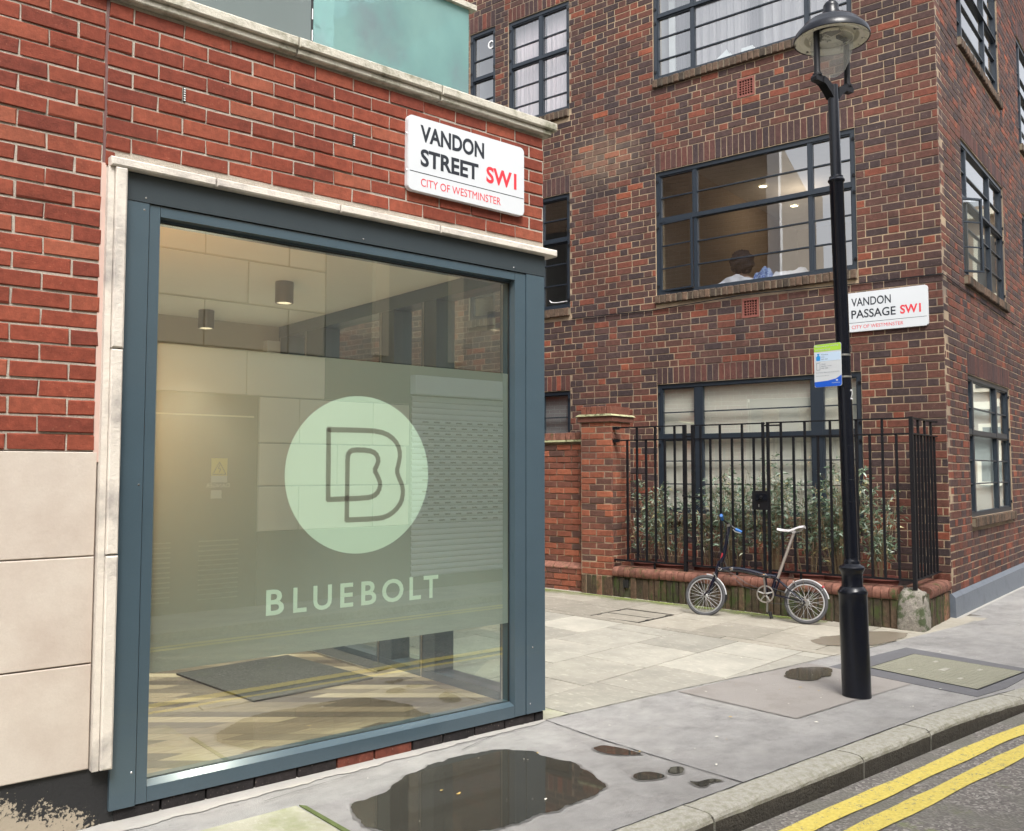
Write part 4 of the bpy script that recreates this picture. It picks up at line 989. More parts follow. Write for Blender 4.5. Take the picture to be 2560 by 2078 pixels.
def make_window(fr, w_, side, idx):
    s0, s1, z0, z1, mull, tr, up, lo, kind = w_
    P = 'window_paint'; m = MB(); fw = .050; oo, oi = -.022, -.085
    m.box(fr, s0, s0+fw, oi, oo, z0, z1, P); m.box(fr, s1-fw, s1, oi, oo, z0, z1, P)
    m.box(fr, s0+fw, s1-fw, oi, oo, z1-fw, z1, P); m.box(fr, s0+fw, s1-fw, oi, oo, z0, z0+fw*.95, P)
    m.box(fr, s0+fw, s1-fw, oi+.004, oo-.01, tr[0], tr[1], P); m.box(fr, s0+fw, s1-fw, oo-.01, oo+.008, tr[0]+.002, tr[0]+.010, P)
    for a, b in mull: m.box(fr, a, b, oi+.002, oo-.006, z0+fw, z1-fw, P)
    edges = [s0+fw]+[x for ab in mull for x in ab]+[s1-fw]; cols = [(edges[2*i], edges[2*i+1]) for i in range(len(edges)//2)]
    opening = {('mid', 0): (2, 5.0), ('right', 1): (0, 38)}.get((kind if side == 'F' else 'right', 0 if side == 'F' else idx))
    rim = .016
    for ci, (a, b) in enumerate(cols):
        for zz in ((z0+fw, tr[0]), (tr[1], z1-fw)):
            if opening and opening[0] == ci and zz[0] < tr[0]-.1: continue
            r2 = rim if ci != 1 or len(cols) < 3 else .006
            m.box(fr, a, a+r2, oi+.01, oo-.013, zz[0], zz[1], P); m.box(fr, b-r2, b, oi+.01, oo-.013, zz[0], zz[1], P)
            m.box(fr, a+r2, b-r2, oi+.01, oo-.013, zz[0], zz[0]+r2, P); m.box(fr, a+r2, b-r2, oi+.01, oo-.013, zz[1]-r2, zz[1], P)
    W = part('window', m, Bd)
    for ci, (a, b) in enumerate(cols):
        for zz, bars in (((z0+fw, tr[0]), lo), ((tr[1], z1-fw), up)):
            op = opening and opening[0] == ci and zz[0] < tr[0]-.1
            f2 = fr; sh = 0
            if op:   # casement standing open on its outer hinge
                ang = R(opening[1])
                if side == 'F': org = fr.P(b, oo, 0); f2 = Fr(org, (-fr.u)*math.cos(ang)+fr.n*math.sin(ang), fr.n*math.cos(ang)+fr.u*math.sin(ang)); aa, bb = 0, b-a
                else: org = fr.P(a, oo, 0); f2 = Fr(org, fr.u*math.cos(ang)+fr.n*math.sin(ang), fr.n*math.cos(ang)-fr.u*math.sin(ang)); aa, bb = 0, b-a
                mm = MB(); rr_ = .022
                mm.box(f2, aa, aa+rr_, -.03, 0, zz[0], zz[1], P); mm.box(f2, bb-rr_, bb, -.03, 0, zz[0], zz[1], P); mm.box(f2, aa+rr_, bb-rr_, -.03, 0, zz[0], zz[0]+rr_, P); mm.box(f2, aa+rr_, bb-rr_, -.03, 0, zz[1]-rr_, zz[1], P)
                part('casement', mm, W); og = -.018; bar_o = (-.026, -.008)
            else: aa, bb = a, b; og = -.062; bar_o = (-.072, -.040)
            for z in bars:
                mm = MB(); mm.box(f2, aa+.004, bb-.004, bar_o[0], bar_o[1], z-.007, z+.007, P); part('glazing_bar', mm, W)
            zs = [zz[0]]+list(bars)+[zz[1]]
            for p, q in zip(zs, zs[1:]):
                tl = random.uniform(-.0025, .0025); tm = random.uniform(-.0025, .0025)
                mm = MB(); mm.add([f2.P(aa, og+tl, p), f2.P(bb, og-tl, p), f2.P(bb, og-tl+tm, q), f2.P(aa, og+tl+tm, q)], [(0, 1, 2, 3)], 'window_glass'); part('pane', mm, W)
    # hinges and stays
    for hz in (z0+.12, tr[0]-.06, tr[1]+.08, z1-.12):
        for ha in (s0+fw*.5, s1-fw*.5):
            mm = MB(); mm.box(fr, ha-.016, ha+.016, oo, oo+.012, hz-.012, hz+.012, 'black_iron'); mm.tube([fr.P(ha, oo+.01, hz-.02), fr.P(ha, oo+.01, hz+.02)], .007, 'black_iron', 6)
            part('hinge', mm, W)
    mat, dep = ROOM[kind]
    m = MB(); e = .35 if kind == 'mid' else .02; zb, zt = (3.0, 5.95) if kind == 'mid' else (z0-.02, z1+.02)
    a0, a1 = s0-e, s1+e
    if side == 'R' or kind in ('ground', 'green', 'pink'): dep = min(dep, 1.0)
    m.box(fr, a0-.02, a0, -dep, -.255, zb, zt, mat); m.box(fr, a1, a1+.02, -dep, -.255, zb, zt, mat); m.box(fr, a0-.02, a1+.02, -dep-.02, -dep, zb, zt, mat)
    m.box(fr, a0-.02, a1+.02, -dep-.02, -.255, zt, zt+.02, 'room_ceiling' if kind == 'mid' else mat); m.box(fr, a0-.02, a1+.02, -dep-.02, -.255, zb-.02, zb, mat)
    part('room', m, Bd)
    m = MB(); m.box(fr, s0+.0, s1-.0, -.25, -.095, z0+.001, z0+.018, 'paper_white'); part('inner_sill', m, Bd)
    return W
for i, w_ in enumerate(WF): make_window(FB, w_, 'F', i)
for i, w_ in enumerate(WR): make_window(FR, w_, 'R', i)
# vents
for a0, a1, z0, z1 in VENT:
    m = MB(); T = 'terracotta'; m.box(FB, a0+.004, a1-.004, -.05, .004, z1-.032, z1-.004, T); m.box(FB, a0+.004, a1-.004, -.05, .004, z0+.004, z0+.032, T); m.box(FB, a0+.004, a0+.03, -.05, .004, z0+.032, z1-.032, T); m.box(FB, a1-.03, a1-.004, -.05, .004, z0+.032, z1-.032, T)
    nx, nz = 5, 6; W_ = a1-a0-.06; Hh = z1-z0-.064
    for i in range(1, nx): x = a0+.03+W_*i/nx; m.box(FB, x-.005, x+.005, -.045, .001, z0+.032, z1-.032, T)
    for j in range(1, nz): z = z0+.032+Hh*j/nz; m.box(FB, a0+.03, a1-.03, -.045, -.001, z-.005, z+.005, T)
    m.box(FB, a0+.02, a1-.02, -.20, -.19, z0, z1, 'room_dark')
    part('air_vent', m, Bd)
m = MB(); m.tube([FB.P(4.7, .012, 3.60), FB.P(3.45, .014, 3.575), FB.P(2.2, .05, 3.62), FB.P(.84, .012, 3.59), FB.P(-.012, .012, 3.585), FR.P(.8, .012, 3.565), FR.P(4.0, .012, 3.55)], .006, 'black_iron', 6); part('cable', m, Bd)
m = MB(); z = .225; N = 30
for i in range(N): 
    a, b = -.002+i*14.1/N, -.002+(i+1)*14.1/N; g0, g1 = [H((FR.P(x, 0, 0)).x, 0) for x in (a, b)]
    m.add([FR.P(a, .045, g0-.02), FR.P(b, .045, g1-.02), FR.P(b, .04, .205), FR.P(a, .04, .205), FR.P(b, .001, .247), FR.P(a, .001, .247)], [(0, 1, 2, 3), (3, 2, 4, 5)], 'plinth_paint')
m.add([FR.P(-.002, .045, -.05), FR.P(-.002, .04, .205), FR.P(-.002, .001, .247), FR.P(-.002, -.05, .247), FR.P(-.002, -.05, -.05)], [(0, 1, 2, 3, 4)], 'plinth_paint')
part('plinth', m, Bd)
m = MB(); 
for i in range(20):
    a, b = i*.7, (i+1)*.7; q = [FR.P(a, .045, 0), FR.P(b, .045, 0), FR.P(b, .085+.01*random.random(), 0), FR.P(a, .085, 0)]
    m.add([(p.x, p.y, H(p.x, 0)+.004) for p in q], [(0, 1, 2, 3)], 'cement')
struct('cement_fillet', m)

m = MB(); m.tube([FB.P(4.82, -.05, 3.865), FB.P(4.98, -.05, 3.86), FB.P(5.08, -.045, 3.87), FB.P(5.11, -.04, 3.90)], .006, 'camera_white', 6); part('window_stay', m, Bd)
# things seen in the windows
def curtain(fr, s0, s1, z0, z1, out, mat, label, grp, amp=.02, waves=8):
    return solo('curtain', tube_sheet(fr, s0, s1, z0, z1, out, amp, waves, mat), label, 'curtain', grp, smooth=True)
curtain(FB, 4.78, 5.24, 6.6, 8.1, -.16, 'pink_curtain', 'pale pink curtain in the right half of the small upper window', 'pink curtains', .018, 6)
curtain(FB, 5.25, 5.79, 6.6, 8.1, -.16, 'pink_curtain', 'pale pink curtain in the left half of the small upper window', 'pink curtains', .018, 7)
curtain(FB, 2.22, 3.05, 6.6, 8.12, -.42, 'grey_curtain', 'grey curtain drawn over the middle of the top corner window', 'grey curtains', .03, 7)
curtain(FB, .92, 2.12, 6.6, 8.12, -.42, 'grey_curtain', 'grey curtain behind the lamp head in the top corner window', 'grey curtains', .03, 9)
curtain(FB, 2.12, 2.23, 6.6, 8.12, -.38, 'dark_curtain', 'narrow dark curtain edge in the middle of the top corner window', 'grey curtains', .01, 2)
curtain(FB, 3.10, 3.26, 6.6, 8.12, -.36, 'dark_curtain', 'dark bunched curtain at the left edge of the top corner window', 'grey curtains', .02, 3)
m = MB(); m.box(FB, 3.27, 3.36, -.4, -.35, 6.6, 8.12, 'paper_white'); solo('curtain_lining', m, 'white curtain lining strip at the far left of the top corner window', 'curtain')
for fr, a, b, z0, z1, mt, lb in ((FB, .90, 3.36, 1.03, 2.57, 'blind', 'cream roller blind filling the window behind the railings'), (FR, 1.10, 3.46, 1.03, 2.57, 'blind_green', 'pale greenish blind in the ground window on the street side'), (FB, 4.78, 5.79, 1.7, 2.57, 'room_grey', 'grey blind in the ground window behind the brick pillar')):
    m = MB(); m.box(fr, a, b, -.118, -.112, z0, z1, mt); solo('window_blind', m, lb, 'blind')
m = MB(); N = 20
m.lathe([(.045, 0), (.058, .004), (.062, .012), (.045, .014), (.045, 0)], 'paper_white', 28, FB.M(6.185, -.055, 7.93) @ Matrix.Rotation(R(-90), 4, 'X')); solo('ring_vent', m, 'round cream ring fitted in the top pane of the narrow upper window', 'vent', smooth=True)
m = MB(); m.box(FB, 2.11, 2.255, -.235, -.15, 6.61, 6.75, 'paper_white'); solo('white_box', m, 'white box on the inner sill of the top corner window', 'box')
m = MB()
m.add([FB.P(2.69, -.12, 6.615), FB.P(2.40, -.13, 6.70), FB.P(2.40, -.24, 6.71), FB.P(2.69, -.24, 6.625), FB.P(2.69, -.12, 6.62), FB.P(2.44, -.13, 6.785), FB.P(2.44, -.24, 6.79), FB.P(2.69, -.24, 6.63)], [(0, 1, 2, 3), (4, 5, 6, 7), (0, 1, 5, 4), (3, 2, 6, 7)], 'paper_white')
solo('open_book', m, 'open white booklet lying on the inner sill of the top corner window', 'book')
m = MB(); m.lathe([(0, 0), (.045, 0), (.055, .07), (.05, .07), (.04, .01)], 'bronze_grey', 20, FB.M(2.76, -.18, 6.61)); solo('bowl', m, 'grey bowl on the sill left of the open booklet', 'bowl', smooth=True)
def heap(s0, s1, z0, h, mat, label, dep=(-.24, -.13), seed=1, prof=None):
    rr = np.random.default_rng(seed); nx, ny = 34, 10; vs = []; fs = []
    ph = rr.random(8)*6
    for i in range(nx+1):
        u = i/nx; env = (prof(u) if prof else math.sin(math.pi*min(1, max(0, u)))**.45)
        for j in range(ny+1):
            v = j/ny; e = math.sin(math.pi*v)**.5 if 0 < v < 1 else 0
            f = 1+.16*math.sin(8*u+5*v+ph[0])+.10*math.sin(17*u-7*v+ph[1])+.04*math.sin(31*u+13*v+ph[2])
            vs.append(FB.P(s0+(s1-s0)*u, dep[0]+(dep[1]-dep[0])*v+.012*math.sin(17*u+ph[3]), z0+h*env*e*f))
    for i in range(nx):
        for j in range(ny): k = i*(ny+1)+j; fs.append((k, k+ny+1, k+ny+2, k+1))
    m = MB(); m.add(vs, fs, mat); return solo('cloth', m, label, 'cloth', smooth=80)
heap(2.64, 2.13, 3.80, .11, 'cloth_white', 'crumpled white linen at the left on the sill of the first-floor window', seed=2)
heap(2.16, 1.90, 3.80, .16, 'cloth_blue', 'blue patterned cloth bunched on the first-floor window sill', seed=4)
heap(1.93, 1.46, 3.80, .09, 'cloth_white', 'flat folded white linen at the right on the first-floor window sill', seed=5, prof=lambda u: min(1, u*9)*min(1, (1-u)*9))
for i, (s, o, lb) in enumerate(((3.21, -3.1, 'lit recessed spotlight in the first-floor ceiling, left one'), (3.21, -4.42, 'lit recessed spotlight in the first-floor ceiling, right one'))):
    p = FB.P(s, o, 5.945); t = thing('ceiling_spotlight', p, lb, 'ceiling light', 'recessed spotlights in the flat')
    m = MB(); m.lathe([(.035, 0), (.055, -.008), (.06, .004)], 'chrome', 20, Matrix.Translation(p)); part('rim', m, t, smooth=True)
    m = MB(); m.lathe([(0, 0), (.06, 0)], 'spot_warm', 16, Matrix.Translation(p+Vector((0, 0, -.010)))); part('lamp', m, t)
L = bpy.data.lights.new('flat_light', 'POINT'); L.energy = 5; L.color = (1, .80, .58); L.shadow_soft_size = .3
o = bpy.data.objects.new('flat_light', L); COL.objects.link(o); o.location = FB.P(2.8, -3.6, 5.6)
# person resting by the first-floor window, seen from behind
def skin_body(name, joints, edges, mat, parent=None, sub=2):
    me = bpy.data.meshes.new(name); me.from_pydata([j[0] for j in joints], edges, [])
    ob = bpy.data.objects.new(name, me); COL.objects.link(ob)
    md = ob.modifiers.new('s', 'SKIN'); md.use_smooth_shade = True
    for v, j in zip(me.skin_vertices[0].data, joints): v.radius = (j[1], j[2] if len(j) > 2 else j[1]); v.use_root = False
    me.skin_vertices[0].data[0].use_root = True
    s2 = ob.modifiers.new('u', 'SUBSURF'); s2.levels = sub; s2.render_levels = sub
    bpy.context.view_layer.update(); dg = bpy.context.evaluated_depsgraph_get()
    out = bpy.data.meshes.new_from_object(ob.evaluated_get(dg)); bpy.data.objects.remove(ob)
    out.materials.clear(); out.materials.append(MATS[mat]); return out
def bp(s, o, z): return tuple(FB.P(s, o, z))
PO = -.62
J = [(bp(2.47, PO, 3.50), .17, .13), (bp(2.47, PO, 3.68), .16, .12), (bp(2.47, PO, 3.88), .17, .11), (bp(2.48, PO+.01, 3.98), .06), (bp(2.48, PO+.02, 4.05), .055), (bp(2.48, PO+.02, 4.15), .085, .095), (bp(2.48, PO+.02, 4.24), .07, .08),
     (bp(2.66, PO, 3.90), .065), (bp(2.74, PO, 3.68), .045), (bp(2.66, PO-.2, 3.58), .035), (bp(2.28, PO, 3.90), .065), (bp(2.20, PO, 3.68), .045), (bp(2.30, PO-.2, 3.58), .035),
     (bp(2.56, PO-.42, 3.50), .085), (bp(2.56, PO-.48, 3.10), .055), (bp(2.38, PO-.42, 3.50), .085), (bp(2.38, PO-.48, 3.10), .055)]
Eg = [(0, 1), (1, 2), (2, 3), (3, 4), (4, 5), (5, 6), (2, 7), (7, 8), (8, 9), (2, 10), (10, 11), (11, 12), (0, 13), (13, 14), (0, 15), (15, 16)]
pe = thing('person', FB.P(2.47, PO, 3.02), 'person with dark curly hair sitting with their back to the first-floor window', 'person')
part('body', skin_body('body', J, Eg, 'skin'), pe)
J2 = [(a[0], *(x*1.1 for x in a[1:])) for a in J]
part('clothing', skin_body('clothing', [J2[i] for i in (0, 1, 2, 7, 8, 10, 11)], [(0, 1), (1, 2), (2, 3), (3, 4), (2, 5), (5, 6)], 'dark_knit'), pe)
m = MB(); vs = []; fs = []; n1, n2 = 28, 40
for i in range(n1+1):
    a = math.pi*i/n1
    for j in range(n2):
        b = 2*math.pi*j/n2; r = .148*(1+.07*math.sin(9*a+3*b)+.06*math.sin(13*b+5*a)+.04*math.sin(23*a-17*b))
        vs.append(FB.P(2.48+r*math.sin(a)*math.cos(b), PO+.03+r*.95*math.sin(a)*math.sin(b), 4.17+r*1.02*math.cos(a)))
for i in range(n1):
    for j in range(n2): fs.append((i*n2+j, i*n2+(j+1) % n2, (i+1)*n2+(j+1) % n2, (i+1)*n2+j))
m.add(vs, fs, 'hair'); part('hair', m, pe, smooth=80)
t = thing('sofa', FB.P(2.3, -.7, 3.0), 'dark sofa under the first-floor window, its back just below the sill', 'sofa')
m = MB(); m.box(FB, 1.7, 2.95, -1.2, -.45, 3.0, 3.40, 'dark_knit'); part('seat', m, t)
m = MB(); m.box(FB, 1.7, 2.95, -.44, -.30, 3.0, 3.72, 'dark_knit'); part('backrest', m, t)

# ------------------------------------------------------------------ brick pillar, garden wall, planter
def pier(fr_list, mb): pass
PL = thing('brick_pillar', FB.P(3.64, .85, .05), 'square brick gate pillar with a moulded cap at the left end of the railings', 'pillar')
FP = Fr(FB.P(0, 1.06, 0), dF, nF); FPr = Fr(FB.P(3.43, 1.06, 0), -nF, -dF)   # front face; right face runs back
m = MB(); m.box(FB, 3.435, 3.865, .62, 1.055, .0, 2.10, 'mortar_cream'); part('core', m, PL)
def prow(k): return ((.0), [.225, .2125]) if k % 2 == 0 else ((.0), [.107, .2125, .118])
put_bricks(PL, Fr(FB.P(3.43, 1.06, 0), dF, nF), lay(0, .4375, .285, 2.09, .0765, prow, [], .011), 'garden_brick', keep=80, dep=.03, ch=.004, jit=.003)
put_bricks(PL, Fr(FB.P(3.43, 1.06, 0), -nF, -dF), lay(.031, .44, .285, 2.09, .0765, lambda k: ((0), [.194, .2125]) if k % 2 else ((0), [.08, .2125, .118]), [], .011), 'garden_brick', keep=60, dep=.03, ch=.004, jit=.003)
for i in range(6):
    m = MB(); m.brick(Fr(FB.P(3.43, 1.065, 0), dF, nF), i*.073+.004, (i+1)*.073-.004, .05, .275, 'mossy_brick', random.random(), 0, .03, .006, .004); part('soldier_brick', m, PL)
m = MB(); m.box(FB, 3.405, 3.895, .58, 1.085, 2.10, 2.165, 'garden_brick', .3); part('cap_course', m, PL)
m = MB(); m.prism([(3.385, 2.166), (3.915, 2.166), (3.87, 2.19), (3.43, 2.19)], .56, 1.105, 'lichen_tile', FB, vert=True); part('creasing_tile', m, PL)
for i in range(6):
    m = MB(); m.brick(Fr(FB.P(3.435, 1.055, 0), dF, nF), i*.072+.003, (i+1)*.072-.003, 2.19, 2.285, 'garden_brick', .3+.6*random.random(), 0, .44, .006, .003); part('cap_brick', m, PL)
GW = thing('garden_wall', FB.P(5, .9, .05), 'lower brick garden wall running back along the passage from the gate pillar', 'wall')
m = MB(); m.box(FB, 3.87, 9, .66, .915, .0, 1.87, 'mortar_cream'); part('core', m, GW)
put_bricks(GW, Fr(FB.P(3.875, .925, 0), dF, nF), lay(0, 3.0, .395, 1.86, .0765, lambda k: ((.0 if k % 2 == 0 else .11), [.225, .225]), [], .011), 'garden_brick', keep=120, ch=.004, jit=.003)
m = MB(); m.box(FB, 3.87, 9, .64, .985, .0, .33, 'mortar_cream'); part('base_core', m, GW)
put_bricks(GW, Fr(FB.P(3.875, 1.0, 0), dF, nF), lay(0, 3.0, .03, .335, .0765, lambda k: ((.0 if k % 2 == 0 else .11), [.225, .225]), [], .011), 'garden_brick', keep=40, ch=.004, jit=.003)
for i in range(13):
    m = MB(); a = 3.875+i*.225; m.prism([(a+.004, 0), (a+.221, 0), (a+.221, 1), (a+.004, 1)], 0, 1, 'coping_brick'); m = MB()
    m.add([FB.P(a+.004, 1.004, .335), FB.P(a+.221, 1.004, .335), FB.P(a+.221, .925, .392), FB.P(a+.004, .925, .392), FB.P(a+.004, 1.004, .32), FB.P(a+.221, 1.004, .32), FB.P(a+.004, .9, .32), FB.P(a+.221, .9, .32)], [(0, 1, 2, 3), (4, 5, 1, 0), (4, 6, 3, 0), (5, 7, 2, 1)], 'coping_brick', .9); part('plinth_brick', m, GW)
m = MB(); m.prism([(3.872, 1.872), (9, 1.872), (9, 1.895), (3.872, 1.895)], .62, .965, 'lichen_tile', FB, vert=True); part('creasing_tile', m, GW)
for i in range(36):
    m = MB(); m.brick(Fr(FB.P(3.875, .935, 0), dF, nF), i*.077+.003, (i+1)*.077-.003, 1.897, 1.985, 'coping_brick', random.random(), 0, .26, .006, .003); part('coping_brick', m, GW)
PT = thing('planter_wall', FB.P(1.8, 1.0, .02), 'low mossy brick planter wall with rounded red coping under the railings', 'planter')
S0 = .24
m = MB(); m.box(FB, .02, 3.43, .86, 1.045, -.1, .33, 'mossy_mortar'); m.box(FB, .02, .25, .0, .9, -.1, .33, 'mossy_mortar'); part('core', m, PT)
m = MB(); m.box(FB, .2, 3.43, .004, .86, .0, .30, 'soil'); part('planting_bed', m, PT)
p = .0775; n = int((3.425-S0)/p)
FPT = Fr(FB.P(0, 1.075, 0), dF, nF)
def bull(fr, a0, a1, tint):
    m = MB(); pr = [(-.235, .29), (-.01, .285), (.0, .30), (.002, .345), (-.008, .368), (-.03, .385), (-.06, .390), (-.235, .392)]
    e = random.uniform(-.003, .003); vs = [fr.P(a0, o+e+.01, z+e*.5) for o, z in pr]+[fr.P(a1, o+e+.01, z+e*.5) for o, z in pr]; k = len(pr)
    m.add(vs, [tuple(range(k)), tuple(range(2*k-1, k-1, -1))]+[(i, (i+1) % k, k+(i+1) % k, k+i) for i in range(k)], 'coping_brick', tint); return m
for i in range(n):
    a = S0+i*p; part('coping_brick', bull(FPT, a+.003, a+p-.003, random.random()), PT, smooth=35)
    g_ = H(FB.P(a, 1.1, 0).x, FB.P(a, 1.1, 0).y)
    if 39 > i > 37: continue
    wv = random.choice((0, 0, 0, .01)); m = MB(); m.brick(FPT, a+.005, a+p-.005, g_-.03, .276, 'mossy_brick', random.random()*(.86 if i > 7 else 1.0), -.008-wv, .04, .007, .005); part('soldier_brick', m, PT)
FPS = Fr(FB.P(.0, 1.075, 0), -nF, -dF)  # right return
for i in range(10):
    a = .27+i*.0775; part('coping_brick', bull(FPS, a+.003, a+.0745, random.random()), PT, smooth=35)
    m = MB(); m.brick(FPS, a+.005, a+.0725, -.04, .276, 'mossy_brick', random.random(), -.008, .04, .007, .005); part('soldier_brick', m, PT)
m = MB(); m.box(FPT, .24, 3.42, -.2, -.012, .277, .285, 'mossy_mortar'); m.box(FPS, .27, 1.04, -.2, -.012, .277, .285, 'mossy_mortar'); part('mortar_bed', m, PT)
m = MB(); m.box(FPT, 3.21, 3.28, -.02, -.006, .16, .25, 'gasket'); part('drain_hole', m, PT)
# weathered corner stone
bm = bmesh.new(); bmesh.ops.create_cube(bm, size=1); bmesh.ops.subdivide_edges(bm, edges=bm.edges, cuts=7, use_grid_fill=True)
from mathutils import noise as mnoise
for v in bm.verts:
    c = v.co.copy()*2; r = max(abs(c.x), abs(c.y), abs(c.z)); sph = c.normalized()*1.18
    c = c.lerp(sph, .36 if c.z > 0 else .14)
    nz = mnoise.fractal(c*1.6, .8, 2.0, 4)*.10+mnoise.fractal(c*5, .8, 2, 3)*.035
    c *= 1+nz; tp = 1-.16*max(0, (c.z+.2))
    v.co = FB.P(.125+c.x*.125*tp, .955+c.y*.135*tp, .165+c.z*.215)
bmesh.ops.recalc_face_normals(bm, faces=bm.faces)
me = bpy.data.meshes.new('corner_stone'); bm.to_mesh(me); bm.free(); me.materials.append(MATS['rough_stone']); me.polygons.foreach_set('use_smooth', [True]*len(me.polygons))
tag(part('corner_stone', me, None), 'rough grey boulder set as the corner of the planter wall', 'stone')

# ------------------------------------------------------------------ railings and gate
RO = 1.0; IR = 'black_iron'
def bar(mb, s, o, z0, z1, h=.0108, mat=IR): mb.box(FB, s-h, s+h, o-h, o+h, z0, z1, mat)
RL = thing('railings', FB.P(1.8, RO, .39), 'black iron railings along the planter with flat rails and square bars', 'railings')
def rail(a, b, z, parent, h=.006, d=.014, nm='rail'): m = MB(); m.box(FB, a, b, RO-d, RO+d, z-h-.001, z+h+.001, IR); part(nm, m, parent)
for a, b in ((2.515, 3.43), (.085, 1.52)):
    rail(a, b, 2.022, RL); rail(a, b, 1.871, RL); rail(a, b, .468, RL, .009)
T_, S_ = 2.018, 1.866
for s, tp in ((3.25, S_), (3.12, T_), (3.0, S_), (2.88, T_), (2.755, S_), (2.63, T_), (1.387, T_), (1.255, S_), (1.134, T_), (1.0, S_), (.873, T_), (.745, S_), (.615, T_), (.485, S_), (.365, T_), (.234, S_)):
    m = MB(); bar(m, s, RO, .472, tp); part('bar', m, RL)
for s, z1, h in ((2.505, 2.03, .019), (1.53, 2.03, .014), (.095, 2.035, .018)):
    m = MB(); bar(m, s, RO, .38, z1, h); part('post', m, RL)
for z in (1.85, 2.0): m = MB(); m.box(FB, 3.37, 3.45, RO-.03, RO+.03, z, z+.035, IR); part('wall_bracket', m, RL)
for z in (2.022, 1.871, .468): m = MB(); m.box(FB, .081, .109, .02, RO, z-.007, z+.007, IR); part('rail', m, RL)
for i in range(7): m = MB(); bar(m, .095, RO-.125*(i+1), .472, T_ if i % 2 else S_); part('bar', m, RL)
for s in (2.9, 1.9, 1.2, .6): m = MB(); bar(m, s, RO, .37, .465, .01); part('foot', m, RL)
GT = thing('gate', FB.P(2.4, RO, .45), 'black iron gate with a square lock box in the middle of the railings', 'gate')
for z in (2.018, 1.868): rail(1.565, 2.42, z, GT)
rail(1.565, 2.42, .462, GT, .009)
for s, tp, h in ((2.402, 2.025, .017), (2.309, T_, .0108), (2.192, S_, .0108), (2.076, T_, .0108), (1.937, S_, .0108), (1.819, T_, .0108), (1.69, S_, .0108), (1.585, 2.03, .013)):
    m = MB(); bar(m, s, RO, .47, tp, h); part('bar', m, GT)
m = MB(); m.box(FB, 1.53, 1.705, RO-.025, RO+.028, 1.10, 1.30, IR); m.box(FB, 1.535, 1.66, RO+.0285, RO+.036, 1.2, 1.27, 'black_gloss'); m.box(FB, 1.625, 1.635, RO+.0285, RO+.031, 1.13, 1.16, 'dull_alloy')
m.lathe([(0, .03), (.014, .028), (.018, 0)], IR, 12, FB.M(1.60, RO+.036, 1.235) @ Matrix.Rotation(R(-90), 4, 'X')); part('lock_box', m, GT)
m = MB(); m.tube([FB.P(2.51, RO+.02, 1.225), FB.P(2.31, RO+.02, 1.218)], .008, IR); m.lathe([(0, .02), (.02, .02), (.02, 0)], IR, 10, FB.M(2.505, RO+.03, 1.225)); part('bolt', m, GT)
m = MB(); m.box(FB, 2.395, 2.50, RO-.01, RO+.012, 1.885, 1.905, IR); m.box(FB, 2.395, 2.50, RO-.01, RO+.012, .50, .52, IR); part('hinge', m, GT)
m = MB(); m.box(FB, 1.40, 1.56, RO-.012, RO+.02, 1.985, 2.0, IR); part('stop_plate', m, GT)

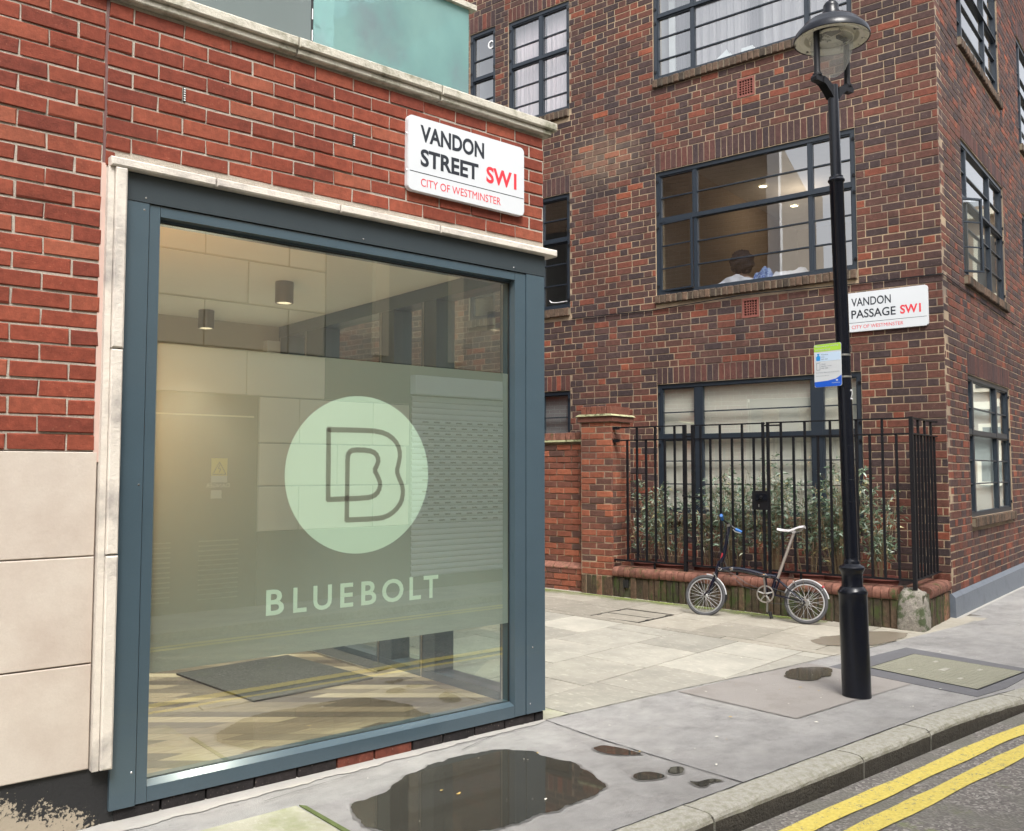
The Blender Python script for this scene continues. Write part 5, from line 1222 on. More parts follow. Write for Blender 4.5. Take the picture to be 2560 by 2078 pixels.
# ------------------------------------------------------------------ potted bamboo
def bamboo(s, off, zt, spread, seed, n_st, label, lean=0):
    rr = np.random.default_rng(seed); z0 = .40
    pot = thing('plant_pot', FB.P(s, off, .30), 'terracotta pot holding the '+label, 'plant pot')
    m = MB(); m.lathe([(0, 0), (.14, 0), (.17, .12), (.185, .12), (.185, .15), (.165, .15), (.16, .12), (0, .12)], 'terracotta', 24, FB.M(s, off, .30) @ Matrix.Diagonal((1.1, .85, 1, 1))); part('body', m, pot, smooth=30)
    m = MB(); m.lathe([(0, .121), (.16, .121)], 'soil', 24, FB.M(s, off, .30) @ Matrix.Diagonal((1.1, .85, 1, 1))); part('soil', m, pot)
    t = thing('bamboo_plant', FB.P(s, off, z0), label, 'plant')
    st = MB(); LV = []; LF = []; LT = []
    for i in range(n_st):
        a = rr.random()*6.28; br_ = rr.random()**.7
        b0 = np.array([s+.1*math.cos(a)*br_, off+.08*math.sin(a)*br_, z0]); h = (zt-z0)*rr.uniform(.62, 1.04)
        tip = b0+np.array([spread*math.cos(a)*br_*rr.uniform(.5, 1.2)+lean*rr.uniform(.3, 1), .30*math.sin(a)*br_, h])
        tip[1] = min(max(tip[1], .12), .93)
        mid = (b0+tip)/2+np.array([rr.uniform(-.03, .03), rr.uniform(-.03, .03), h*.06])
        P = [b0*(1-u)**2+mid*2*u*(1-u)+tip*u*u for u in np.linspace(0, 1, 6)]
        st.tube([FB.P(*q) for q in P], [.0042, .004, .0035, .003, .0022, .001], 'straw', 5, cap=False)
        for j in range(int(rr.integers(8, 13))):
            u = rr.uniform(.22, 1.0); q = b0*(1-u)**2+mid*2*u*(1-u)+tip*u*u
            ba = rr.random()*6.28; bl = rr.uniform(.06, .17); bd = np.array([math.cos(ba), .7*math.sin(ba), rr.uniform(.1, .9)]); bd /= np.linalg.norm(bd)
            e = q+bd*bl; e[1] = min(max(e[1], .06), .975); st.tube([FB.P(*q), FB.P(*e)], [.0014, .0007], 'straw', 3, cap=False)
            for k in range(int(rr.integers(4, 8))):
                w_ = rr.uniform(.3, 1.05); c = q+(e-q)*w_; d = bd+rr.normal(0, .75, 3); d[2] -= .25; d /= np.linalg.norm(d)
                L = rr.uniform(.028, .080); wd = L*rr.uniform(.09, .15)
                up = rr.normal(0, 1, 3); sd_ = np.cross(d, up); sd_ /= np.linalg.norm(sd_)
                c1 = c+d*L*.5+np.array([0, 0, .0]); c2 = c+d*L-np.array([0, 0, L*.22])
                for arr in (c1, c2): arr[1] = min(arr[1], .99) if rr.random() < .9 else arr[1]
                kk = len(LV); LV += [FB.P(*c), FB.P(*(c+d*L*.35+sd_*wd)), FB.P(*(c1+sd_*wd*.9)), FB.P(*c2), FB.P(*(c1-sd_*wd*.9)), FB.P(*(c+d*L*.35-sd_*wd))]
                LF += [(kk, kk+1, kk+5), (kk+1, kk+2, kk+4, kk+5), (kk+2, kk+3, kk+4)]
                x = rr.random(); ti = rr.uniform(0, .55) if x < .62 else (rr.uniform(.55, .95) if x < .95 else 1.0); LT += [ti]*3
    part('stems', st, t, kind='stuff')
    m = MB(); m.v = [tuple(v) for v in LV]; m.f = LF; m.mi('bamboo_leaf'); m.m = [0]*len(LF); m.t = LT
    me = m.mesh('leaves', False, recalc=False); part('leaves', me, t, kind='stuff')
for i, a in enumerate([(3.2, .62, 1.36, .16, 1, 15, 'bamboo plant beside the brick pillar'), (2.86, .66, 1.30, .16, 2, 17, 'bamboo plant behind the railing just left of the gate'), (2.42, .6, 1.30, .15, 3, 10, 'bamboo plant behind the hinge side of the gate'), (2.1, .66, 1.50, .20, 4, 34, 'bushy bamboo plant behind the bicycle handlebars'), (1.66, .62, 1.62, .17, 5, 34, 'tallest bamboo plant behind the lock box of the gate'), (1.22, .66, 1.42, .16, 6, 13, 'bamboo plant above the bicycle saddle'), (.92, .62, 1.60, .20, 7, 42, 'bushy bamboo plant behind the lamp post'), (.52, .66, 1.34, .17, 8, 18, 'bamboo plant nearest the corner of the railings')]): bamboo(*a)

# ------------------------------------------------------------------ lamp post
LP = Vector((1.998, -.916, 0))
toc = (CAMP-LP); toc.z = 0; toc.normalize(); lr = Vector((toc.y*-1, toc.x, 0)); lr = Vector((-toc.y, toc.x, 0))
if lr.dot(RT) < 0: lr = -lr
T0 = Matrix.Translation(LP) @ Matrix.Rotation(R(-.92), 4, toc*-1 if False else -toc) 
if (T0 @ Vector((0, 0, 4))-LP).dot(lr) > 0: T0 = Matrix.Translation(LP) @ Matrix.Rotation(R(.92), 4, -toc)
lp = thing('street_lamp', LP, 'black lamp post with a thick base and hooded glass lantern before the railings', 'street lamp')
G_ = 'black_gloss'
def lpart(nm, prof, mat=G_, n=40, M=None, **k): m = MB(); m.lathe(prof, mat, n, M or T0); return part(nm, m, lp, smooth=35, **k)
lpart('base', [(.0945, -.02), (.0935, .03), (.0925, .60), (.0915, .672), (.095, .682), (.0965, .695), (.0935, .705), (.088, .712), (.082, .722), (.071, .732), (.0685, .745), (.0685, .81), (.072, .828), (.080, .84), (.0845, .85), (.0845, .861), (.078, .869), (.062, .876), (.054, .884), (.0525, .898), (.050, .908), (.0462, .914), (.046, .925)])
lpart('shaft', [(.0455, .92), (.0465, .95), (.0468, 2.0), (.0468, 3.515), (.050, 3.52), (.056, 3.528), (.057, 3.536), (.053, 3.543), (.0475, 3.55), (.047, 3.562), (.038, 3.568)])
lpart('upper_shaft', [(.0365, 3.56), (.0363, 4.19), (.036, 4.215), (0, 4.22)])
for z in (1.45, 1.68, 1.30): lpart('band', [(.0468, z-.004), (.0482, z-.003), (.0482, z+.003), (.0468, z+.004)], 'black_gloss')
Lc = T0 @ Vector((0, 0, 4.2)); yd = (-lr*.105+toc*.145).normalized(); ys = Vector((-yd.y, yd.x, 0))
for sg, nm in ((1, 'yoke_arm'), (-1, 'yoke_arm')):
    m = MB(); F_ = Fr((Lc.x, Lc.y, 0), yd*sg, ys)
    pr = [(.0, 4.10), (.03, 4.115), (.06, 4.15), (.115, 4.195), (.135, 4.20), (.205, 4.205), (.207, 4.228), (.195, 4.246), (.125, 4.246), (.10, 4.238), (.03, 4.20), (.0, 4.195)]
    m.prism(pr, -.024, .024, IR, F_, vert=True); m.prism([(a, z) for a, z in pr if .02 < a < .14], -.031, .031, IR, F_, vert=True); part(nm, m, lp)
    c = F_.P(.165, 0, 0); Tm = Matrix.Translation((c.x, c.y, 0))
    m = MB(); m.lathe([(.032, 4.244), (.032, 4.258), (.024, 4.264), (.021, 4.28), (.021, 4.56), (.024, 4.575), (.012, 4.60)], IR, 20, Tm); part('lantern_rod', m, lp, smooth=35)
    m = MB(); F2 = Fr((c.x, c.y, 0), yd*sg, ys); m.box(F2, -.10, .075, -.012, .012, 4.578, 4.600, IR); m.lathe([(0, .03), (.013, .025), (.013, 0)], 'camera_white', 10, F2.M(.02, .014, 4.575)); part('hood_bracket', m, lp)
TL = Matrix.Translation((Lc.x, Lc.y, 0))
lpart('hood', [(.052, 4.79), (.053, 4.76), (.060, 4.745), (.062, 4.70), (.075, 4.692), (.12, 4.69), (.165, 4.675), (.195, 4.65), (.212, 4.625), (.232, 4.608), (.250, 4.585), (.258, 4.556), (.258, 4.545), (.252, 4.543), (.244, 4.556), (.225, 4.585)], G_, 56, TL)
lpart('cap', [(0, 4.90), (.01, 4.895), (.014, 4.88), (.010, 4.865), (.022, 4.858), (.024, 4.85), (.014, 4.84), (.016, 4.826), (.040, 4.815), (.050, 4.80), (.052, 4.785)], G_, 32, TL)
m = MB()
for k in range(4):
    a = math.pi/4+k*math.pi/2; d = Vector((math.cos(a), math.sin(a), 0)); p = Vector((Lc.x, Lc.y, 4.84)); m.tube([p, p+d*.02+Vector((0, 0, .005)), p+d*.036+Vector((0, 0, .03))], [.006, .005, .002], G_, 6)
part('finial', m, lp)
mk('reflector', (.80, .77, .66), .55, var=.12, vs=10, col2=(.03, .03, .025), m2=(.55, .62), s2=11)
lpart('reflector', [(.252, 4.546), (.225, 4.560), (.215, 4.552), (.185, 4.558), (.17, 4.60), (.08, 4.63), (0, 4.635)], 'reflector', 56, TL)
m = MB(); F3 = Fr((Lc.x, Lc.y, 0), yd, ys); m.box(F3, -.05, .07, -.04, .04, 4.60, 4.625, 'room_grey'); part('gear_tray', m, lp)
m = MB(); m.lathe([(.141, 4.556), (.142, 4.50), (.135, 4.45), (.118, 4.385), (.088, 4.325), (.05, 4.292), (0, 4.283)], 'bowl_glass', 48, TL); part('glass_bowl', m, lp, smooth=80)
lpart('bowl_ring', [(.141, 4.562), (.150, 4.562), (.150, 4.546), (.141, 4.546)], 'reflector', 48, TL)
# number sticker
F5 = Fr(T0 @ Vector((0, 0, 0)), lr, toc)
me = text_mesh('2', 'sign_edge', .036, .070, bold=.0); c5 = T0 @ Vector((0, 0, 2.0)); nd = (toc*.42+lr*.90).normalized(); uu = Vector((0, 0, 1)).cross(nd).normalized()
p5 = c5+nd*.0476-uu*.02; link('number_sticker', me, lp, Matrix(((uu.x, 0, nd.x, p5.x), (uu.y, 0, nd.y, p5.y), (0, 1, 0, p5.z), (0, 0, 0, 1))))
# recycling notice
cc = T0 @ Vector((0, 0, 2.24)); nd = (toc*math.cos(R(30))-lr*math.sin(R(30))).normalized(); uu = Vector((0, 0, 1)).cross(nd).normalized()
org = cc+toc*.052-lr*.096+nd*.012; NF = Fr((org.x, org.y, 0), uu, nd)
nz = thing('waste_notice', org, 'green, white and blue recycling notice strapped to the lamp post', 'notice')
hw_ = .103; zb_, zt_ = 2.088, 2.384
def npoly(nm, poly, o0, o1, mat): m = MB(); m.prism(poly, o0, o1, mat, NF, vert=True); part(nm, m, nz)
npoly('plate', rrect(-hw_, hw_, zb_, zt_, .012), -.001, .001, 'sign_white')
npoly('header', [(-hw_+.001, zt_-.05)]+[p for p in rrect(-hw_+.001, hw_-.001, zt_-.06, zt_-.001, .011) if p[1] > zt_-.03 and p[0] > 0]+[p for p in rrect(-hw_+.001, hw_-.001, zt_-.06, zt_-.001, .011) if p[1] > zt_-.03 and p[0] < 0] if False else [(-hw_+.001, zt_-.05), (hw_-.001, zt_-.05), (hw_-.001, zt_-.012), (hw_-.012, zt_-.001), (-hw_+.012, zt_-.001), (-hw_+.001, zt_-.012)], .0012, .0016, 'lime_green')
npoly('footer', [(-hw_+.001, zb_+.012), (-hw_+.012, zb_+.001), (hw_-.012, zb_+.001), (hw_-.001, zb_+.012), (hw_-.001, zb_+.075), (.06, zb_+.052), (.0, zb_+.042), (-hw_+.001, zb_+.037)], .0012, .0016, 'sign_blue')
npoly('pale_box', [(-hw_+.012, zt_-.118), (hw_-.004, zt_-.118), (hw_-.004, zt_-.060), (-hw_+.012, zt_-.060)], .0012, .0016, 'pale_blue')
npoly('bag_symbol', [(-.085, zt_-.112), (-.056, zt_-.112), (-.054, zt_-.085), (-.066, zt_-.076), (-.060, zt_-.064), (-.080, zt_-.064), (-.074, zt_-.076), (-.087, zt_-.085)], .0018, .0022, 'bag_blue')
for q in ([(-.086, zt_-.175), (-.083, zt_-.175), (-.083, zt_-.132), (-.086, zt_-.132)], [(-.060, zt_-.175), (-.057, zt_-.175), (-.057, zt_-.132), (-.060, zt_-.132)], [(-.086, zt_-.178), (-.057, zt_-.178), (-.057, zt_-.175), (-.086, zt_-.175)], [(-.088, zt_-.132), (-.055, zt_-.128), (-.055, zt_-.125), (-.088, zt_-.129)]): npoly('bin_symbol', q, .0012, .0016, 'print_grey')
npoly('crest', [(.062, zb_+.036), (.074, zb_+.036), (.076, zb_+.046), (.060, zb_+.046)], .0018, .002, 'sign_white')
for s, mt, a, z, ww, hh in (('Please put your recycling', 'sign_white', -.092, zt_-.022, .175, .013), ('and waste out at:', 'sign_white', -.092, zt_-.042, .115, .012), ('Recycling', 'print_grey', -.048, zt_-.078, .052, .010), ('Friday', 'print_grey', -.048, zt_-.094, .025, .009), ('0600 - 0800', 'print_grey', -.048, zt_-.108, .05, .007),
                            ('Waste', 'print_grey', -.048, zt_-.142, .032, .009), ('Monday - Friday', 'print_grey', -.048, zt_-.157, .078, .009), ('0600 - 0800', 'print_grey', -.048, zt_-.170, .05, .007), ("Don't fly-tip. Waste must be out on time.", 'print_grey', -.09, zt_-.200, .178, .008), ('City of Westminster', 'sign_white', .030, zb_+.020, .062, .008), ('westminster.gov.uk', 'print_grey', -.09, zt_-.222, .1, .006)):
    place_text('lettering', s, mt, NF, a, z, ww, hh, .0021, nz, bold=.01)
m = MB(); m.lathe([(.0468, 0), (.0482, .001), (.0482, .012), (.0468, .013)], 'dull_alloy', 30, T0 @ Matrix.Translation((0, 0, 2.30))); m.lathe([(.0468, 0), (.0482, .001), (.0482, .012), (.0468, .013)], 'dull_alloy', 30, T0 @ Matrix.Translation((0, 0, 2.15))); part('strap', m, nz)
# ------------------------------------------------------------------ folding bicycle leaning on the planter
Rc = Vector((4.229, .822, H(4.229, .822)+.001)); ba = Vector((-.3586, .9335, 0)).normalized(); sd_ = Vector((ba.y, -ba.x, 0))
if sd_.dot(Vector((.978, .206, 0))) < 0: sd_ = -sd_
al = R(10); bu = (Vector((0, 0, 1))*math.cos(al)+sd_*math.sin(al)); bn = (-sd_*math.cos(al)+Vector((0, 0, 1))*math.sin(al))   # towards the passage
def bk(a, b, o=0): return Rc+ba*a+bu*(b)+bn*o
bike = thing('folding_bicycle', Rc+ba*.52, 'navy small-wheeled folding bicycle with tall silver seat post leaning on the planter', 'bicycle')
BM = Matrix(((ba.x, bu.x, bn.x, Rc.x), (ba.y, bu.y, bn.y, Rc.y), (ba.z, bu.z, bn.z, Rc.z), (0, 0, 0, 1)))   # x=a y=b z=out
def btube(nm, pts, r, mat, n=10, par=None): m = MB(); m.tube([bk(*p) for p in pts], r, mat, n); return part(nm, m, par or bike, smooth=40)
def ring(mb, ca, cb, R_, r, mat, n=56, k=10, a0=0, a1=360, o=0, flat=1):
    full = a1-a0 >= 360; N = n if full else max(8, int(n*(a1-a0)/360)); vs = []; fs = []
    M_ = N if full else N+1
    for i in range(M_):
        t = R(a0+(a1-a0)*i/N)
        for j in range(k):
            q = 2*math.pi*j/k; rr = R_+r*math.cos(q)*flat; vs.append(bk(ca+rr*math.cos(t), cb+rr*math.sin(t), o+r*math.sin(q)*(1/flat if flat < 1 else 1)))
    for i in range(N):
        for j in range(k): fs.append((i*k+j, i*k+(j+1) % k, ((i+1) % M_)*k+(j+1) % k, ((i+1) % M_)*k+j))
    mb.add(vs, fs, mat)
def wheel(ca, cb, ns, hubr):
    m = MB(); ring(m, ca, cb, .1945, .0165, 'tyre'); w_ = part('tyre', m, bike, smooth=60)
    m = MB(); ring(m, ca, cb, .1735, .0065, 'alloy_paint', flat=1.0, k=8); ring(m, ca, cb, .168, .005, 'dull_alloy', k=6, flat=.6); part('rim', m, bike, smooth=60)
    m = MB()
    for i in range(ns):
        t = 2*math.pi*i/ns+.1; cr = (.16 if i % 2 else -.16)*2.4; o = .026 if i % 4 < 2 else -.026
        m.tube([bk(ca+hubr*math.cos(t+cr*2), cb+hubr*math.sin(t+cr*2), o), bk(ca+.170*math.cos(t), cb+  .170*math.sin(t), 0)], .0014, 'alloy_paint', 4, cap=False)
    part('spokes', m, bike)
    m = MB(); Mh = BM @ Matrix.Translation((ca, cb, 0)); m.lathe([(0, -.045), (.010, -.045), (.010, -.03), (hubr+.006, -.028), (hubr+.006, -.024), (hubr*.6, -.018), (hubr*.6, .018), (hubr+.006, .024), (hubr+.006, .028), (.010, .03), (.010, .045), (0, .045)], 'dull_alloy', 20, Mh); part('hub', m, bike, smooth=35)
FC = (1.045, .211); RCn = (.032, .211)
wheel(*FC, 28, .014); wheel(*RCn, 28, .026)
nv = 'navy_paint'
btube('main_tube', [(.868, .487), (.80, .496), (.70, .497), (.61, .486), (.52, .468), (.44, .448)], [.028, .0275, .027, .027, .027, .028], nv, 14)
btube('rear_frame', [(.445, .448), (.38, .447), (.325, .440)], .024, nv, 12)
btube('seat_tube', [(.322, .475), (.345, .36), (.385, .24)], .019, nv, 12)
btube('down_strut', [(.44, .442), (.425, .34), (.418, .263)], .017, nv, 12)
btube('head_tube', [(.905, .575), (.925, .50), (.945, .40)], .020, nv, 12)
btube('head_joint', [(.868, .487), (.92, .488)], .024, nv, 10)
for o in (.045, -.045):
    btube('fork_blade', [(.945, .40, o*.45), (.965, .35, o*.8), (.99, .27, o), (1.045, .211, o)], [.015, .014, .012, .008], nv, 8)
    btube('chain_stay', [(.345, .262, o*.5), (.2, .24, o*.9), (.032, .211, o)], [.010, .008, .006], nv, 8)
    btube('seat_stay', [(.325, .430, o*.6), (.2, .33, o), (.07, .235, o), (.032, .211, o)], [.009, .007, .006, .006], nv, 8)
    btube('rear_strut', [(.29, .425, o*.35), (.315, .35, o*.5), (.335, .27, o*.5)], .006, nv, 6)
btube('bottom_bracket', [(.418, .263, -.04), (.418, .263, .05)], .022, nv, 14)
btube('seat_post', [(.325, .40), (.30, .466), (.159, .893)], .0155, 'brushed_seatpost', 14)
m = MB(); m.lathe([(0, -.022), (.021, -.022), (.021, .022), (0, .022)], 'chrome', 12, BM @ Matrix.Translation((.158, .898, 0))); part('seat_clamp', m, bike)
sa = thing  # saddle as one shaped shell
vs = []; fs = []; NS, NW = 16, 9
for i in range(NS+1):
    u = i/NS; a = .325-.27*u; hw2 = .018+.052*max(0, (u-.35)/.65)**1.1+(.004 if u < .1 else 0); zt = .935+.004*math.sin(u*3)-.016*math.sin(math.pi*min(1, u*1.25))+.030*max(0, u-.45)/.55
    if u > .93: hw2 *= .88
    for j in range(NW):
        v = -1+2*j/(NW-1); vs.append(bk(a, zt-.006*abs(v)**2-(.018 if abs(v) == 1 else 0)*1, hw2*v))
    for j in range(NW):
        v = 1-2*j/(NW-1); vs.append(bk(a, zt-.024-.004*(1-abs(v)), hw2*.92*v))
k = 2*NW
for i in range(NS):
    for j in range(k): fs.append((i*k+j, i*k+(j+1) % k, (i+1)*k+(j+1) % k, (i+1)*k+j))
fs += [tuple(range(k)), tuple(NS*k+q for q in range(k-1, -1, -1))]
m = MB(); m.add(vs, fs, 'saddle_grey'); sadl = part('saddle', m, bike, smooth=50)
m = MB()
for o in (.02, -.02): m.tube([bk(.27, .915, o*.6), bk(.2, .897, o), bk(.12, .897, o), bk(.075, .93, o)], .0035, 'dull_alloy', 6)
part('saddle_rails', m, sadl)
m = MB(); m.box(Fr(bk(0, 0), ba, bn), .115, .2, -.02, .02, .885, .905, 'black_plastic') if False else m.tube([bk(.21, .893, 0), bk(.11, .893, 0)], .014, 'black_plastic', 8); part('rail_clamp', m, sadl)
# handlebar post and bars (turned, seen end on)
btube('handlebar_post', [(.895, .56), (.868, .62), (.845, .75), (.828, .90), (.822, .955)], [.022, .020, .018, .018, .019], nv, 12)
btube('reflector_tape', [(.882, .598), (.870, .655)], .0185, 'tape_red', 12)
btube('handlebar', [(.822, .955, -.02), (.83, .965, .04), (.85, .99, .16), (.838, 1.015, .235)], .0115, 'black_plastic', 10)
btube('handlebar', [(.822, .955, .02), (.81, .945, -.035), (.75, .905, -.05), (.70, .885, -.055)], .011, 'black_plastic', 10)
btube('grip', [(.85, .99, .155), (.836, 1.018, .245)], .017, 'grip_blue', 12); btube('grip', [(.765, .913, -.049), (.70, .885, -.055)], .016, 'grip_blue', 12)
btube('brake_lever', [(.86, .975, .12), (.835, .95, .15), (.815, .90, .19)], .0055, 'black_plastic', 6); btube('brake_lever', [(.79, .91, -.04), (.76, .885, -.03), (.70, .87, -.03)], .0055, 'dull_alloy', 6)
btube('bar_clamp', [(.822, .945, -.03), (.822, .945, .03)], .017, 'dull_alloy', 10)
# hinge clamps
for a, b in ((.895, .49), (.775, .497), (.438, .452)):
    m = MB(); m.lathe([(0, -.03), (.017, -.03), (.02, -.02), (.02, .03), (.012, .04), (0, .04)], 'chrome', 12, BM @ Matrix.Translation((a, b, 0))); part('hinge_clamp', m, bike, smooth=35)
btube('clamp_lever', [(.43, .46, .03), (.40, .44, .045), (.37, .43, .05)], .008, 'dull_alloy', 8)
# mudguards
m = MB(); ring(m, *FC, .219, .007, 'alloy_paint', a0=92, a1=178, k=8); fg = None
for pts_ in (0,): pass
part('mudguard', m, bike, smooth=60)
m = MB(); ring(m, *RCn, .219, .007, 'alloy_paint', a0=20, a1=168, k=8); part('mudguard', m, bike, smooth=60)
btube('mudguard_flap', [(.824, .235), (.828, .19), (.84, .15)], [.014, .012, .006], 'black_plastic', 8)
for p, q in (((.032, .211, .03), (-.075, .40, .02)), ((.032, .211, .03), (-.135, .345, .02)), ((.032, .211, .03), (.06, .43, .02))): btube('guard_stay', [p, q], .0022, 'chrome', 5)
btube('rear_reflector', [(-.12, .375, 0), (-.135, .362, 0)], .013, 'tape_red', 8)
# brakes, cables
for c in ((.955, .435), (.15, .40)):
    m = MB(); m.tube([bk(c[0]-.03, c[1]-.05, .03), bk(c[0]-.02, c[1]-.01, .034), bk(c[0], c[1]+.01, .02), bk(c[0]+.02, c[1]-.02, -.02)], .006, 'chrome', 6); m.lathe([(0, 0), (.010, 0), (.010, .012), (0, .012)], 'chrome', 10, BM @ Matrix.Translation((c[0], c[1], .025))); part('brake_caliper', m, bike)
m = MB()
m.tube([bk(.83, .93, .03), bk(.80, .70, .05), bk(.86, .52, .05), bk(.93, .44, .045)], .0024, 'black_plastic', 5); m.tube([bk(.82, .93, .02), bk(.90, .72, .03), bk(.88, .50, .04), bk(.74, .44, .03), bk(.62, .36, .02), bk(.5, .32, .02), bk(.38, .30, .02)], .0024, 'black_plastic', 5); m.tube([bk(.80, .93, -.02), bk(.90, .66, -.03), bk(.80, .44, -.02), bk(.66, .33, -.01), bk(.5, .29, -.01), bk(.2, .36, 0)], .0024, 'black_plastic', 5)
part('cables', m, bike)
# drive train
m = MB(); ring(m, .418, .263, .078, .004, 'dull_alloy', o=.052, k=6, flat=1.4); ring(m, .418, .263, .085, .0025, 'dull_alloy', o=.052, k=6)
for i in range(5):
    t = 2*math.pi*i/5+.3; m.tube([bk(.418+.015*math.cos(t), .263+.015*math.sin(t), .054), bk(.418+.078*math.cos(t), .263+.078*math.sin(t), .052)], [.011, .006], 'dull_alloy', 6)
part('chainring', m, bike, smooth=40)
btube('crank', [(.418, .263, .062), (.422, .36, .070), (.430, .435, .075)], [.013, .009, .010], 'dull_alloy', 8)
btube('crank', [(.418, .263, -.062), (.423, .17, -.070), (.425, .095, -.075)], [.013, .009, .010], 'dull_alloy', 8)
m = MB(); Fp = Fr(bk(0, 0), ba, bn)
m.tube([bk(.400, .435, .085), bk(.400, .435, .165)], .005, 'chrome', 6); m.tube([bk(.445, .436, .10), bk(.36, .436, .10)], .009, 'black_plastic', 6); m.tube([bk(.445, .436, .16), bk(.36, .436, .16)], .009, 'black_plastic', 6); part('pedal', m, bike)
m = MB(); m.tube([bk(.425, .09, -.075), bk(.41, .075, -.16)], .005, 'chrome', 6); m.tube([bk(.41, .10, -.10), bk(.39, .03, -.10)], .011, 'black_plastic', 6); m.tube([bk(.41, .10, -.16), bk(.39, .03, -.16)], .011, 'black_plastic', 6); part('pedal', m, bike)
m = MB()
for y0, y1, x0, x1 in ((.263+.083, .211+.030, .418, .032), (.263-.083, .211-.032, .418, .032)): m.tube([bk(x0, y0, .050), bk((x0+x1)/2, (y0+y1)/2-.004, .048), bk(x1, y1, .046)], .0035, 'black_plastic', 6)
part('chain', m, bike)
m = MB(); ring(m, RCn[0], RCn[1], .028, .005, 'dull_alloy', o=.046, k=6); part('sprocket', m, bike)
btube('chain_tensioner', [(.032, .211, .055), (.07, .15, .055), (.10, .155, .055)], .008, 'black_plastic', 8)

# ------------------------------------------------------------------ buildings seen only in the reflections
OB = thing('opposite_building', (0, -5.6, 0), 'cream stone building across the street, seen in the shop window reflection', 'building')
FO2 = Fr((0, -5.43, 0), (1, 0, 0), (0, 1, 0))
m = MB(); m.box(FO2, -14, 15, -3, -.05, -.1, 6.2, 'opp_joint'); part('wall', m, OB)
zj = [.14, .82, 1.34, 1.83, 2.36, 2.88, 3.40, 3.90, 4.42, 4.94]
def opp_blocks(x0, x1, zs, mat, off=0):
    for i, (a, b) in enumerate(zip(zs, zs[1:])):
        x = x0-(.0 if (i+off) % 2 else .5); 
        while x < x1:
            p, q = max(x, x0), min(x+1.0, x1)
            if q-p > .05: m = MB(); m.brick(FO2, p+.006, q-.006, a+.008, b-.008, mat, .5, 0, .04, .006, .001); part('stone_block', m, OB)
            x += 1.0
opp_blocks(.66, 2.70, zj[1:5], 'opp_stone'); opp_blocks(-5.5, 1.48, zj[5:], 'opp_stone'); opp_blocks(-5.5, 2.7, zj[4:6], 'opp_stone', 1)
m = MB(); m.box(FO2, .66, 2.7, -.04, .0, .0, .815, 'opp_dark'); m.box(FO2, 1.48, 2.7, -.04, .002, 2.37, 2.87, 'opp_dark'); part('plinth', m, OB)
m = MB(); m.box(FO2, 1.485, 15, -.04, .01, 2.885, 6.2, 'opp_grey'); m.box(FO2, -14, -5.5, -.04, 0, .0, 6.2, 'opp_stone')
for x in (2.12, 3.29, 4.6, 5.9, 7.2): m.box(FO2, x, x+.2, .0101, .09, 2.95, 6.2, 'opp_stone')
part('upper_cladding', m, OB)
m = MB(); m.box(FO2, -5.5, 15, .0, .03, 2.862, 2.882, 'opp_joint'); part('string_course', m, OB)
m = MB(); m.box(FO2, -5.5, .655, -.04, -.02, .0, 2.36, 'door_brown'); dr = part('door', m, OB)
for x0, x1 in ((-1.2, -.31), (0, .44), (-2.8, -1.5)):
    for i in range(13): z = .12+i*.052; m = MB(); m.prism([(x0, z), (x1, z), (x1, z+.012), (x0, z+.012)], -.02, -.004, 'opp_stone' if False else 'dull_alloy', FO2, vert=True); part('louvre', m, dr)
m = MB(); m.box(FO2, -5.5, .6, -.02, -.014, 2.115, 2.13, 'opp_stone'); part('trim', m, dr)
wn = thing('warning_sign', FO2.P(.21, 0, 1.38), 'yellow electrical danger sign on the brown door across the street, seen in reflection', 'sign')
m = MB(); m.box(FO2, .12, .30, -.0195, -.015, 1.46, 1.65, 'warn_yellow'); part('panel', m, wn)
m = MB(); m.box(FO2, .12, .30, -.0195, -.0155, 1.385, 1.458, 'sign_white'); part('caption_panel', m, wn)
for a, b in (((.135, 1.475), (.285, 1.475)), ((.285, 1.475), (.21, 1.61)), ((.21, 1.61), (.135, 1.475)), ((.215, 1.58), (.195, 1.54)), ((.195, 1.54), (.225, 1.535)), ((.225, 1.535), (.21, 1.495))):
    m = MB(); m.tube([FO2.P(a[0], -.013, a[1]), FO2.P(b[0], -.013, b[1])], .004, 'sign_black', 5); part('symbol', m, wn)
place_text('lettering', 'DANGER', 'sign_white', FO2, .33, 1.33, .27, .045, -.012, wn, bold=.02, flip=-1)
m = MB(); m.box(FO2, .12, .24, -.0195, -.015, 1.21, 1.30, 'sign_white'); part('small_label', m, wn)
sh = MB(); sh.box(FO2, 2.72, 5.6, -.04, -.03, .0, 2.5, 'opp_dark'); shut = part('roller_shutter', sh, OB)
for i in range(31):
    z = .16+i*.075; m = MB(); m.prism([(0, 0), (1, 0), (1, 1), (0, 1)], 0, 1, 'shutter_metal'); m = MB()
    vs = [FO2.P(a, o, z+dz) for a in (2.74, 5.6) for o, dz in ((-.03, 0), (-.006, .012), (.0, .035), (-.006, .060), (-.03, .070))]
    m.add(vs, [(j, j+1, j+6, j+5) for j in range(4)], 'shutter_metal')
    part('shutter_slat', m, shut)
    if 9 <= i <= 26:
        m = MB(); x = 2.9+(.09 if i % 2 else 0)
        while x < 5.5: m.box(FO2, x, x+.09, .0005, .002, z+.025, z+.045, 'opp_dark'); x += .18
        part('slot_row', m, shut)
m = MB(); m.box(FO2, 2.72, 5.6, -.02, .10, 2.50, 2.74, 'shutter_box'); part('shutter_box', m, shut)
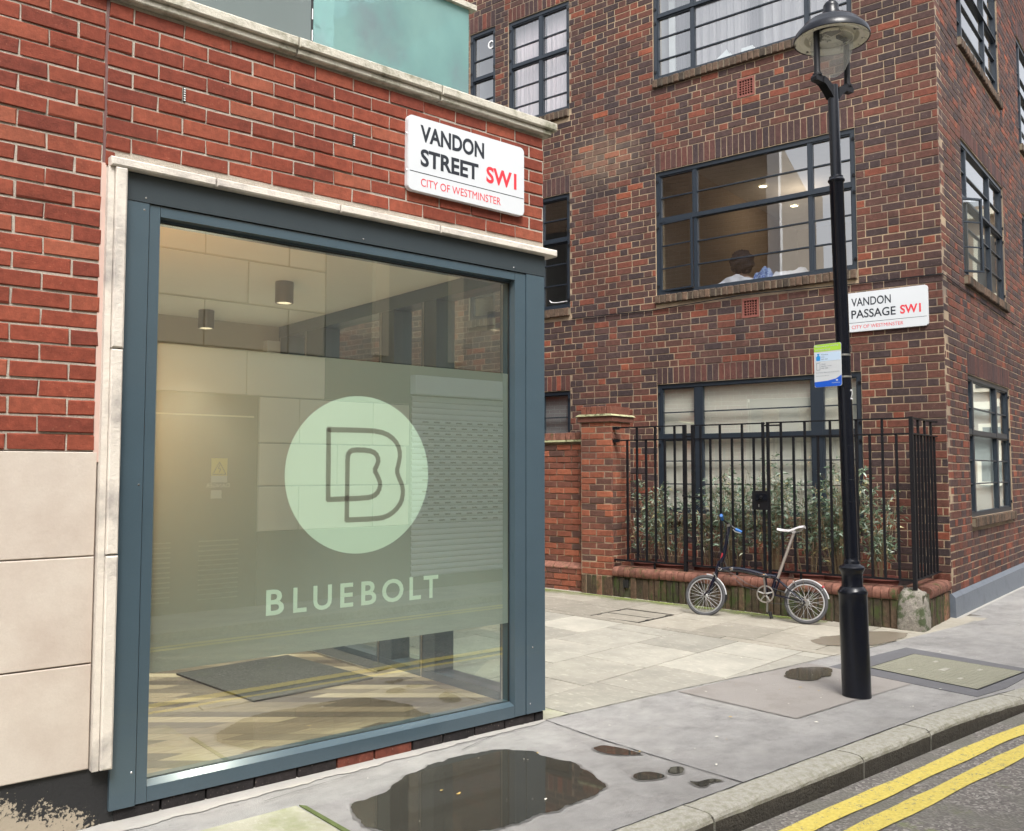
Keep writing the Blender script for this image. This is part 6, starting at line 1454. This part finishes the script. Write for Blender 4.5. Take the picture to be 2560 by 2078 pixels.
# street end, seen in the upper side windows
DB = thing('distant_building', (40, 3, 0), 'pale orange terrace at the far street end, mirrored in the side windows', 'building')
FD = Fr((36, 0, 0), (0, 1, 0), (-1, 0, 0))
m = MB(); m.box(FD, -14, 18, -4, 0, -.5, 12.2, 'tan_brick', .9); part('wall', m, DB)
for i in range(9):
    for j in range(3): m = MB(); m.box(FD, -10+i*2.6, -8.6+i*2.6, .01, .12, .9+j*3.8, 3.4+j*3.8, 'opp_stone'); m.box(FD, -9.85+i*2.6, -8.75+i*2.6, .121, .13, 1.05+j*3.8, 3.25+j*3.8, 'room_dark'); part('window', m, DB)
for z in (4.3, 8.1, 12.0): m = MB(); m.box(FD, -14, 18, .0, .25, z-.3, z, 'opp_stone'); part('cornice', m, DB)

# ------------------------------------------------------------------ litter on the ground
m = MB()
spots = [(1.9, -.55), (1.6, -.4), (1.45, -.75), (2.3, -.6), (1.75, -.8), (.9, -.7), (.5, -.9), (2.6, -1.2), (3.1, -.2), (3.9, -.6), (4.3, -.5), (-.6, -.5), (-.9, -1.0), (.2, -.35), (1.2, -1.1), (3.5, 1.2), (2.4, .3), (1.1, .35), (4.9, -.3), (5.8, -.5), (-1.2, -.6), (.1, -1.2), (2.0, -1.3), (1.3, -.2)]
for i, (x, y) in enumerate(spots+[(rng.uniform(-1.5, 7), rng.uniform(-1.35, -.15)) for _ in range(50)]):
    a = rng.random()*6.28; L = rng.uniform(.006, .016) if i < 24 else rng.uniform(.003, .007); W_ = L*rng.uniform(.35, .7); z = .0095+H(x, y)
    c, s = math.cos(a), math.sin(a)
    m.add([(x+c*L, y+s*L, z), (x-s*W_, y+c*W_, z+.002), (x-c*L, y-s*L, z), (x+s*W_, y-c*W_, z+.001)], [(0, 1, 2, 3)], 'petal' if i % 5 else 'leaf_dry')
o = part('litter', m, None); o['kind'] = 'stuff'; o['label'] = 'pale petals and crumbs scattered over the pavement'
for x, y, L, lb in ((-1.16, -.68, .016, 'curled yellow leaf floating in the middle of the large puddle'), (-.47, -.46, .010, 'small yellow leaf at the passage end of the large puddle'), (-.035, -.795, .010, 'small yellow leaf in the oval puddle by the pavement joint')):
    m = MB(); n = 8; vs = [(x+L*math.cos(2*math.pi*k/n), y+L*.5*math.sin(2*math.pi*k/n)+L*.3*math.cos(2*math.pi*k/n), .0065+.003*abs(math.cos(2*math.pi*k/n))) for k in range(n)]+[(x, y, .0055)]
    m.add(vs, [(k, (k+1) % n, n) for k in range(n)], 'leaf_dry'); solo('fallen_leaf', m, lb, 'leaf')
